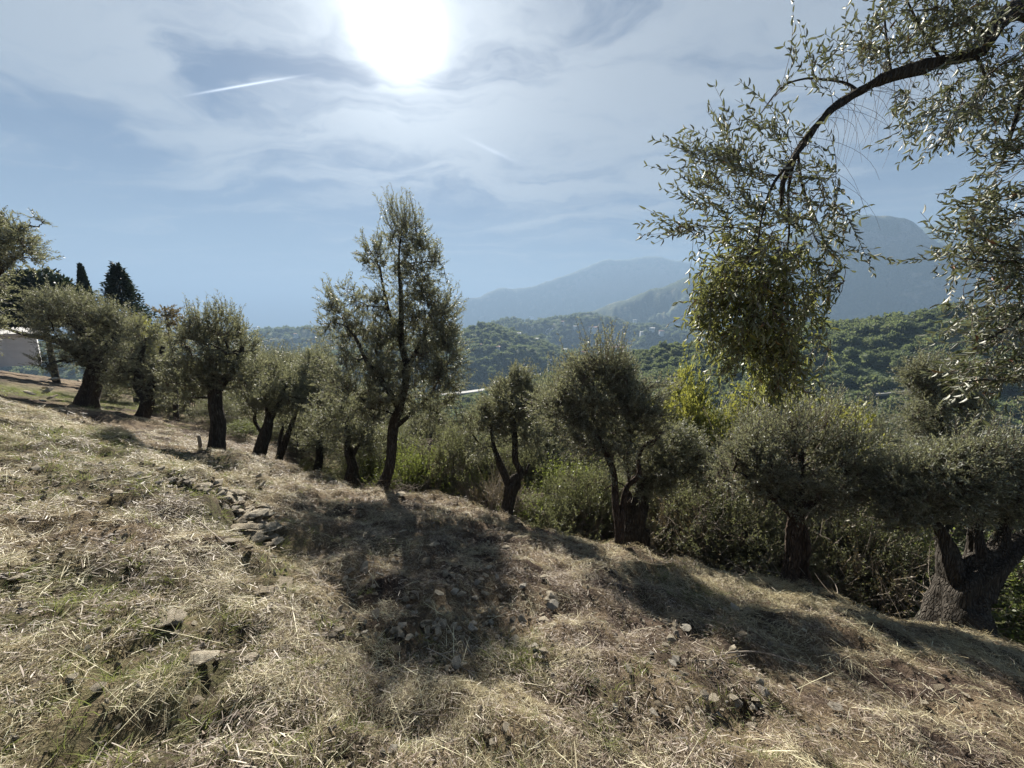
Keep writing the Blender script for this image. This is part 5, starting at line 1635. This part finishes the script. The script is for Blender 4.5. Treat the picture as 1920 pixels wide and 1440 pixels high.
# straw: long pale pieces, in drifts
x, y, r, rg = field_points(34000, 0.75, 17, 1.0, 202)
e = signed_dist(x, y, EDGE)
dens = 0.10 + 1.4 * sstep(fbm(x * 1.1, y * 1.1, 51, 3) + 0.8 * fbm(x * 4.2, y * 4.2, 57, 2), -0.25, 0.35)
right = sstep(x - 0.25 * y, 0.6, 2.2) * sstep(-e, -0.2, 0.3) * sstep(e, -2.6, -0.6)
dens = np.maximum(dens, right * 1.7)
pth = -signed_dist(x, y, PATH)
mid = sstep(-pth, 0.0, 0.5) * (1 - right) * sstep(r, 1.6, 2.6)
dens = dens * (1 - 0.72 * mid) * (1 - 0.35 * px_green(x, y))
k_ = (rg.random(len(x)) * 1.5 < dens) & (e < 0.45) & off_stones(x, y, 0.05)
for mx, my, h_, r_ in PITS:
    k_ &= ~((x - mx) ** 2 + (y - my) ** 2 < (r_ * 1.1) ** 2)
x, y, r = x[k_], y[k_], r[k_]
z = H(x, y) + 0.005
yaw = 2.4 + 2.5 * fbm(x * 0.5, y * 0.5, 61, 2) + rg.normal(size=len(x)) * 0.9
sc_ = (0.8 + 0.55 * rg.random(len(x))) * (1 + 0.045 * r) * (0.72 + 0.28 * sstep(r, 1.5, 4))
scatter('straw_litter', P_straw, np.stack([x, y, z], 1), surf_rot(x, y, yaw), np.repeat(sc_[:, None], 3, 1), rg.integers(0, 5, len(x)), 'pale mown straw lying thick over the slope', 'straw')
# long single stalks
x, y, r, rg = field_points(1100, 0.9, 10, 1.0, 203)
e = signed_dist(x, y, EDGE); k_ = (e < 0.2) & (r > 1.3) & off_stones(x, y, 0.02); x, y, r = x[k_], y[k_], r[k_]
yaw = -0.9 + rg.normal(size=len(x)) * 0.8
scatter('dry_stalks', P_long, np.stack([x, y, H(x, y) + 0.012], 1), surf_rot(x, y, yaw), np.repeat((0.6 + 0.6 * rg.random(len(x)))[:, None], 3, 1), rg.integers(0, 4, len(x)), 'long bleached stalks scattered over the mown slope', 'stalks')
# living grass
x, y, r, rg = field_points(26000, 0.8, 30, 0.95, 204)
e = signed_dist(x, y, EDGE)
g_ = px_green(x, y)
k_ = (rg.random(len(x)) < g_ * 1.1) & (e < 0.3); x, y, r = x[k_], y[k_], r[k_]
scatter('grass', P_grass, np.stack([x, y, H(x, y)], 1), surf_rot(x, y, rg.random(len(x)) * 6.28), np.repeat((0.4 + 0.6 * rg.random(len(x)))[:, None] * (1 + 0.05 * r[:, None]), 3, 1), rg.integers(0, 4, len(x)), 'thin green grass coming through the straw', 'grass')
# upright dry stubble
x, y, r, rg = field_points(5200, 0.8, 14, 1.0, 205)
e = signed_dist(x, y, EDGE)
k_ = (fbm(x * 1.6, y * 1.6, 88, 3) > -0.02) & (e < 0.4); x, y, r = x[k_], y[k_], r[k_]
scatter('dry_grass', P_dry, np.stack([x, y, H(x, y)], 1), surf_rot(x, y, rg.random(len(x)) * 6.28), np.repeat((0.4 + 0.7 * rg.random(len(x)))[:, None], 3, 1), rg.integers(0, 4, len(x)), 'upright dry grass stubble left by the mower', 'dry grass')
# gravel
P_gr = [proto_object('gravel_a', me_) for me_ in (ROCKS[:4] + GREYS[:3])]
x, y, r, rg = field_points(30000, 0.8, 14, 0.85, 206)
e = signed_dist(x, y, EDGE)
k_ = (rg.random(len(x)) < 0.25 + 0.8 * sstep(fbm(x * 0.9, y * 0.9, 99, 3), 0.0, 0.35)) & (e < 0.3); x, y, r = x[k_], y[k_], r[k_]
s_ = (0.004 + 0.018 * rg.random(len(x)) ** 2.0) * (0.8 + 0.08 * r[:])
scatter('gravel', P_gr, np.stack([x, y, H(x, y) + 0.020], 1), rg.random((len(x), 3)) * 6.28, np.stack([s_ * 1.2, s_, s_ * 0.8], 1), rg.integers(0, 7, len(x)), 'small limestone gravel in the soil', 'gravel')
# tall weeds below the edge
P_weed = [proto_object('weed_a', grass_tuft('weed_a', rs_, 40, 0.20, 0.3, 0.8, 0.008, M['grass_blade'], 0.6)), proto_object('weed_b', grass_tuft('weed_b', rs_, 36, 0.22, 0.25, 0.7, 0.006, M['straw'], 0.7))]
x, y, r, rg = field_points(5200, 4, 32, 0.6, 207, 70)
e = signed_dist(x, y, EDGE)
k_ = (e > 0.9) ; x, y, r = x[k_], y[k_], r[k_]
scatter('weeds', P_weed, np.stack([x, y, H(x, y) - 0.03], 1), np.stack([0 * x, 0 * x, rg.random(len(x)) * 6.28], 1), np.repeat((0.35 + 0.5 * rg.random(len(x)))[:, None], 3, 1), (rg.random(len(x)) > 0.45).astype(int), 'rank weeds on the terrace below the edge', 'weeds')


# ------------------------------------------------------------------ dead branches, post, brush
def stick(pts_px, w_px, label, name='dead_branch', mat='dead_twig', lift=0.03, side=3):
    P = []
    for u, v in pts_px:
        p, t_ = hit_ground(u, v); P.append(np.array([p[0], p[1], h1(p[0], p[1]) + lift]))
    P = np.array(P); base = P[0].copy()
    Q = catmull(P, 14)
    tb = Tubes(); r0 = max(w_px / 2 * t_ / F_PX, 0.003)
    tb.add(Q, np.linspace(r0, r0 * 0.5, 14), 6)
    rg_ = np.random.default_rng(int(pts_px[0][0]))
    for k in range(side):
        i = int(rg_.integers(3, 12)); d = unit((Q[i] - Q[i - 1])[None])[0] + rg_.normal(size=3) * 0.5; d[2] = abs(d[2]) * 0.3
        L_ = 0.12 * (0.5 + rg_.random())
        tb.add(np.array([Q[i], Q[i] + d * L_ * 0.5, Q[i] + d * L_ + np.array([0, 0, -0.01])]), [r0 * 0.5, r0 * 0.4, r0 * 0.2], 5)
    o_ = link(name, tb.mesh(name, M[mat], base), None, base)
    set_props(o_, label, 'branch')


stick([(362, 975), (385, 993), (410, 1015), (437, 1040)], 3.5, 'thin straight bleached stick pointing at the lower end of the tumbled wall')
stick([(725, 1318), (760, 1345), (800, 1354), (840, 1352)], 3.5, 'curved pale stem lying on the straw at the bottom middle')
stick([(800, 1225), (835, 1240), (870, 1262), (890, 1270)], 3, 'thin dark stem lying in the tree shadow')
stick([(690, 1030), (735, 1024), (760, 1027)], 3, 'short dark twig lying at the top of the tree shadow', mat='twig')
stick([(1350, 1232), (1420, 1230), (1500, 1252), (1515, 1255)], 3, 'pale twig crossing the shaded ground at lower right')
stick([(1310, 1245), (1345, 1243), (1400, 1236)], 2.5, 'short grey twig left of the pale twig at lower right')
stick([(1680, 1345), (1700, 1330), (1735, 1300)], 2.5, 'pale straw like stem at the far lower right')
stick([(500, 1300), (470, 1320), (430, 1330)], 2.5, 'grey stem below the pale half buried block')
# post beside the round headed tree
pp, tt_ = hit_ground(437, 1000)
pp = at(376, 846, 9.6); pz = h1(pp[0], pp[1])
tb = Tubes(); tb.add(np.array([[0, 0, -0.2], [0.01, 0, 0.15], [0.0, 0.01, 0.36]]), [0.045, 0.042, 0.04], 9, 0.08)
po = link('wooden_post', tb.mesh('wooden_post', M['wood_post'], np.zeros(3)), None, (pp[0], pp[1], pz)); set_props(po, 'short grey wooden post left of the straight black trunk', 'post')


def brush(name, u, v, t_, w_, h_, n, label, mat='dead_twig', seed=0):
    rg_ = R_(300 + seed)
    p = at(u, v, t_); base = np.array([p[0], p[1], h1(p[0], p[1])])
    g = rg_.normal(size=(n, 3)) * np.array([w_, w_ * 0.7, h_ * 0.35]); g[:, 2] = np.abs(g[:, 2])
    d = unit(rg_.normal(size=(n, 3)) * np.array([1, 1, 0.45])); L_ = (0.2 + 0.5 * rg_.random(n))[:, None]
    a_, c_ = g - d * L_ / 2, g + d * L_ / 2
    a_[:, 2] = np.maximum(a_[:, 2], 0.0)
    zz_ = H(base[0] + a_[:, 0], base[1] + a_[:, 1]) - base[2]
    a_[:, 2] += zz_; c_[:, 2] += zz_
    b_ = (a_ + c_) / 2 + rg_.normal(size=(n, 3)) * 0.06
    tv, tf = many_twigs(a_, b_, c_, 0.0025 + 0.004 * rg_.random(n), 5)
    o_ = link(name, mesh_np(name, tv, tf, M[mat], True), None, base); set_props(o_, label, 'brush pile')


brush('brush_pile', 1400, 1050, 7.0, 0.7, 0.35, 420, 'heap of dry cut branches left of the split brown trunk', seed=1)
brush('brush_pile', 1590, 1090, 6.4, 0.5, 0.3, 260, 'heap of grey cut twigs right of the split brown trunk', seed=2)
brush('brush_pile', 1700, 1125, 6.2, 0.6, 0.15, 240, 'thin dark twigs strewn beside the leaning grey slab', seed=3, mat='twig')
brush('brush_pile', 372, 815, 12.5, 0.6, 0.3, 260, 'dark heap of cut wood behind the wooden post', seed=4, mat='twig')
brush('brush_pile', 745, 920, 8.3, 0.35, 0.22, 220, 'dark tangle of twigs at the foot of the tall tree', seed=5, mat='twig')
brush('brush_pile', 1300, 1030, 7.6, 0.7, 0.2, 220, 'low grey twigs on the ground behind the split black trunk', seed=6)


# ------------------------------------------------------------------ the far wood
def far_crown(name, rng, n=230, kind=0):
    g = unit(rng.normal(size=(n, 3)))
    lump = 1 + 0.30 * np.array([math.sin(3.1 * a[0] + kind) * math.cos(2.7 * a[1] + 2 * kind) + 0.5 * math.sin(5 * a[2] + a[0] * 4) for a in g])
    g = g * (lump * (0.80 + 0.25 * rng.random(n)))[:, None]
    g[:, 2] = g[:, 2] * 0.75 + 0.75
    D = unit(g - np.array([0, 0, 0.6]) + rng.normal(size=(n, 3)) * 0.6)
    wd = unit(np.cross(D, rng.normal(size=(n, 3))))
    L_ = 0.34 * (0.6 + 0.8 * rng.random(n))
    lv, lf = leaf_quads(g - D * (L_ * 0.5)[:, None], D, wd, L_, L_ * 0.75)
    bm = bmesh.new(); bmesh.ops.create_icosphere(bm, subdivisions=2, radius=0.80)
    iv = np.array([v_.co[:] for v_ in bm.verts]); iv = iv * (1 + 0.18 * rng.normal(size=(len(iv), 1)).clip(-1, 1)); iv[:, 2] = iv[:, 2] * 0.75 + 0.7
    fi = np.array([[v_.index for v_ in f_.verts] for f_ in bm.faces]); bm.free()
    fi = np.hstack([fi, fi[:, :1]])
    lt = np.vstack([lf[:, [0, 1, 2]], lf[:, [0, 2, 3]]])
    return mesh_np(name, np.vstack([lv, iv]), np.vstack([lt, fi[:, :3] + len(lv)]), M['far_leaf'])


rf = R_(120)
P_far = [proto_object('far_crown', far_crown('far_crown', rf, 230, k)) for k in range(5)]


def wood(name, label, n, r0, r1, az0, az1, size0, size1, seed, clear=None):
    rg_ = np.random.default_rng(seed)
    r = np.sqrt(r0 ** 2 + rg_.random(n) * (r1 ** 2 - r0 ** 2)); az_ = np.radians(az0 + (az1 - az0) * rg_.random(n))
    x, y = r * np.sin(az_), r * np.cos(az_)
    if clear is not None:
        k_ = fbm(x / clear[0], y / clear[0], seed, 3) + rg_.random(n) * 0.2 > clear[1]
        x, y = x[k_], y[k_]
    z = valley_z(x, y)
    k_ = z > SEA + 2; x, y, z = x[k_], y[k_], z[k_]
    s_ = size0 + (size1 - size0) * rg_.random(len(x)) ** 1.6
    scatter(name, P_far, np.stack([x, y, z - s_ * 0.1], 1), np.stack([0 * x, 0 * x, rg_.random(len(x)) * 6.28], 1), np.stack([s_, s_, s_ * (0.85 + 0.5 * rg_.random(len(x)))], 1), rg_.integers(0, 5, len(x)), label, 'wood')


wood('near_wood', 'scrubby trees on the slope just below the grove', 1700, 48, 120, -32, 66, 1.3, 2.6, 301)
wood('hill_wood', 'dense oak wood covering the hill across the valley', 15000, 110, 480, -66, 66, 1.3, 4.0, 302, (46, -0.24))
wood('valley_wood', 'blue green woods in the hazy middle distance', 9000, 480, 1150, -60, 62, 4.0, 7.5, 303, (140, -0.30))
wood('far_wood', 'pale hazy woods on the far village slopes', 9000, 1150, 2300, -55, 62, 6, 12, 304, (260, -0.10))


# ------------------------------------------------------------------ far houses, road and viaduct
def far_hit(u, v, r0=120, r1=6000):
    d = ray(u, v); hd = math.hypot(d[0], d[1])
    rr2 = np.geomspace(r0, r1, 3000)
    x, y, z = CAM[0] + d[0] / hd * rr2, CAM[1] + d[1] / hd * rr2, CAM[2] + d[2] / hd * rr2
    b_ = z < valley_z(x, y)
    k = int(np.argmax(b_)) if b_.any() else 1500
    return np.array([x[k], y[k], float(valley_z(x[k:k + 1], y[k:k + 1])[0])]), rr2[k]


def house(u, v, wpx, hpx, label, roof='roof_red', rot=None, r0=300):
    p, r = far_hit(u, v, r0)
    w_ = max(1.15 * wpx * r / F_PX, 6.0); h_ = max(0.95 * hpx * r / F_PX, 3.0); d_ = w_ * 0.7
    o_ = empty('house', (p[0], p[1], p[2] + 0.003 * r), label, 'house', 'small houses scattered over the valley')
    o_.rotation_euler = (0, 0, rot if rot is not None else random.uniform(-0.5, 0.5))
    link('wall', box_mesh('wall', -w_ / 2, w_ / 2, -d_ / 2, d_ / 2, -4 - 0.006 * r, h_, M['white_wall']), o_)
    e_ = 0.06 * w_
    Vr_ = np.array([(-w_ / 2 - e_, -d_ / 2 - e_, h_ + .01), (w_ / 2 + e_, -d_ / 2 - e_, h_ + .01), (w_ / 2 + e_, d_ / 2 + e_, h_ + .01), (-w_ / 2 - e_, d_ / 2 + e_, h_ + .01), (-w_ / 2 - e_, 0, h_ * 1.35), (w_ / 2 + e_, 0, h_ * 1.35)])
    me_ = bpy.data.meshes.new('roof'); me_.from_pydata([tuple(q_) for q_ in Vr_], [], [(0, 1, 5, 4), (2, 3, 4, 5), (0, 4, 3), (1, 2, 5), (0, 3, 2, 1)]); me_.materials.append(M[roof])
    link('roof', me_, o_)
    wm = box_mesh('window', -w_ * 0.05, w_ * 0.05, -0.06, 0.06, -h_ * 0.14, h_ * 0.14, M['pane'])
    for x_ in (-0.32, -0.1, 0.12, 0.33):
        link('window', wm, o_, (x_ * w_, -d_ / 2 - 0.03, h_ * 0.6))


for (u, v, w_, h_, lab, rf_) in (
    (1158, 664, 16, 10, 'largest pale pink house peeping over the open olive crown', 'roof_red'), (1125, 655, 11, 6, 'white flat house left of the pink one', 'roof_pale'), (1095, 668, 10, 6, 'pale house low in the valley above the open olive crown', 'roof_red'),
    (972, 632, 8, 5, 'white house on the slope above the pine knoll', 'roof_pale'), (1006, 641, 6, 4, 'tiny white house right of the pine knoll', 'roof_pale'), (930, 657, 12, 5, 'pale house half hidden in the woods on the knoll', 'roof_red'),
    (1112, 622, 12, 6, 'pinkish house on the middle slope', 'roof_red'), (1150, 634, 6, 4, 'small pale house right of the pinkish one', 'roof_red'), (1205, 629, 8, 4, 'white house at the foot of the right ridge', 'roof_pale'),
    (1222, 622, 8, 4, 'white house just above the one at the foot of the ridge', 'roof_pale'), (1240, 628, 7, 4, 'pale house right of the pair at the foot of the ridge', 'roof_red'), (1060, 662, 8, 5, 'low white house near the valley floor', 'roof_pale'),
    (964, 599, 6, 3, 'tiny house on the ridge top left of the curved walls', 'roof_red'), (997, 600, 6, 3, 'tiny house on the ridge right of the first', 'roof_pale'), (1078, 617, 5, 3, 'tiny white house below the middle ridge', 'roof_pale'),
    (1030, 680, 7, 4, 'white shed in the woods above the forked olive', 'roof_pale'), (900, 652, 6, 4, 'pale cottage at the left foot of the knoll', 'roof_red'), (1180, 648, 6, 4, 'small house right of the pink one', 'roof_red'),
    (480, 640, 6, 3, 'tiny house on the low coastal hill', 'roof_pale'), (555, 632, 5, 3, 'tiny pale house on the coastal hill near the tall tree', 'roof_red'),
    (1055, 608, 5, 3, 'tiny pale house on the crest of the middle ridge', 'roof_red'), (1270, 612, 6, 3, 'pale farmhouse left of the hanging spray', 'roof_red'), (1190, 606, 5, 3, 'small pale farmhouse high on the right ridge foot', 'roof_pale')):
    house(u, v, w_, h_, lab, rf_)


def ribbon(name, pts, width, thick, mat, label, cat, lift=1.0, follow=True, kind=None):
    P = np.array(pts, float); Q = catmull(P, 40)
    if follow: Q[:, 2] = valley_z(Q[:, 0], Q[:, 1]) + lift
    Tn = np.gradient(Q, axis=0); Tn[:, 2] = 0; Tn = unit(Tn); Nn = np.stack([-Tn[:, 1], Tn[:, 0], 0 * Tn[:, 0]], 1)
    rows = np.stack([Q - Nn * width / 2, Q + Nn * width / 2, Q + Nn * width / 2 - np.array([0, 0, thick]), Q - Nn * width / 2 - np.array([0, 0, thick])], 1)
    base = Q[0].copy()
    V_ = rows.reshape(-1, 3) - base
    F_ = []
    for k in range(39):
        for j in range(4):
            F_.append((4 * k + j, 4 * k + (j + 1) % 4, 4 * k + 4 + (j + 1) % 4, 4 * k + 4 + j))
    return mesh_np(name, V_, np.array(F_), M[mat]), base, Q


# motorway viaduct deck crossing the valley floor
v0, r_a = far_hit(868, 733, 150); 
va = at(862, 736, 560); vb = at(925, 728, 640); vc = at(990, 722, 720); vz = at(780, 742, 500)
me_, base, Q = ribbon('deck', [vz, va, vb, vc], 14, 2.2, 'concrete', '', '', follow=False)
via = empty('motorway_viaduct', base, 'pale motorway viaduct deck seen low in the valley right of the tall tree', 'viaduct')
link('deck', me_, via)
for k in range(3, 38, 5):
    zg = float(valley_z(Q[k:k + 1, 0], Q[k:k + 1, 1])[0])
    if zg < Q[k, 2] - 3:
        link('pier', box_mesh('pier', -1.5, 1.5, -3, 3, zg - Q[k, 2] - 2, -2.25, M['concrete']), via, Q[k] - base)
# two curved white retaining walls on the village slope
for du, lab in ((0, 'left one of two curved white retaining walls on the village slope'), (7, 'right one of two curved white retaining walls on the village slope')):
    pts = []
    for (u, v) in ((1029 + du, 616), (1024 + du, 619), (1023 + du, 623), (1026 + du, 626)):
        p, r = far_hit(u, v, 900); pts.append(p)
    dmin = min(np.linalg.norm(p[:2]) for p in pts)
    P = [at(u, v, dmin * 0.985) for (u, v) in ((1030 + du, 615), (1025 + du, 618), (1023.5 + du, 622), (1027 + du, 626))]
    me_, base, Q = ribbon('curved_wall', P, 5, 4.5, 'white_wall', '', '', follow=False)
    o_ = link('curved_wall', me_, None, base); set_props(o_, lab, 'wall')
# pale road strips
for (pts, wd_, lab) in ((((1640, 748), (1680, 745), (1740, 741), (1800, 738)), 7, 'thin pale road on the hillside behind the upright dark olive'),
                        (((1870, 806), (1890, 810), (1915, 812), (1950, 811)), 6, 'bright pale track at the right edge of the valley')):
    P = [far_hit(u, v, 70)[0] for u, v in pts]
    me_, base, Q = ribbon('road', P, wd_, 1.0, 'road', '', '', lift=3.0)
    o_ = link('road', me_, None, base); set_props(o_, lab, 'road', kind='structure')
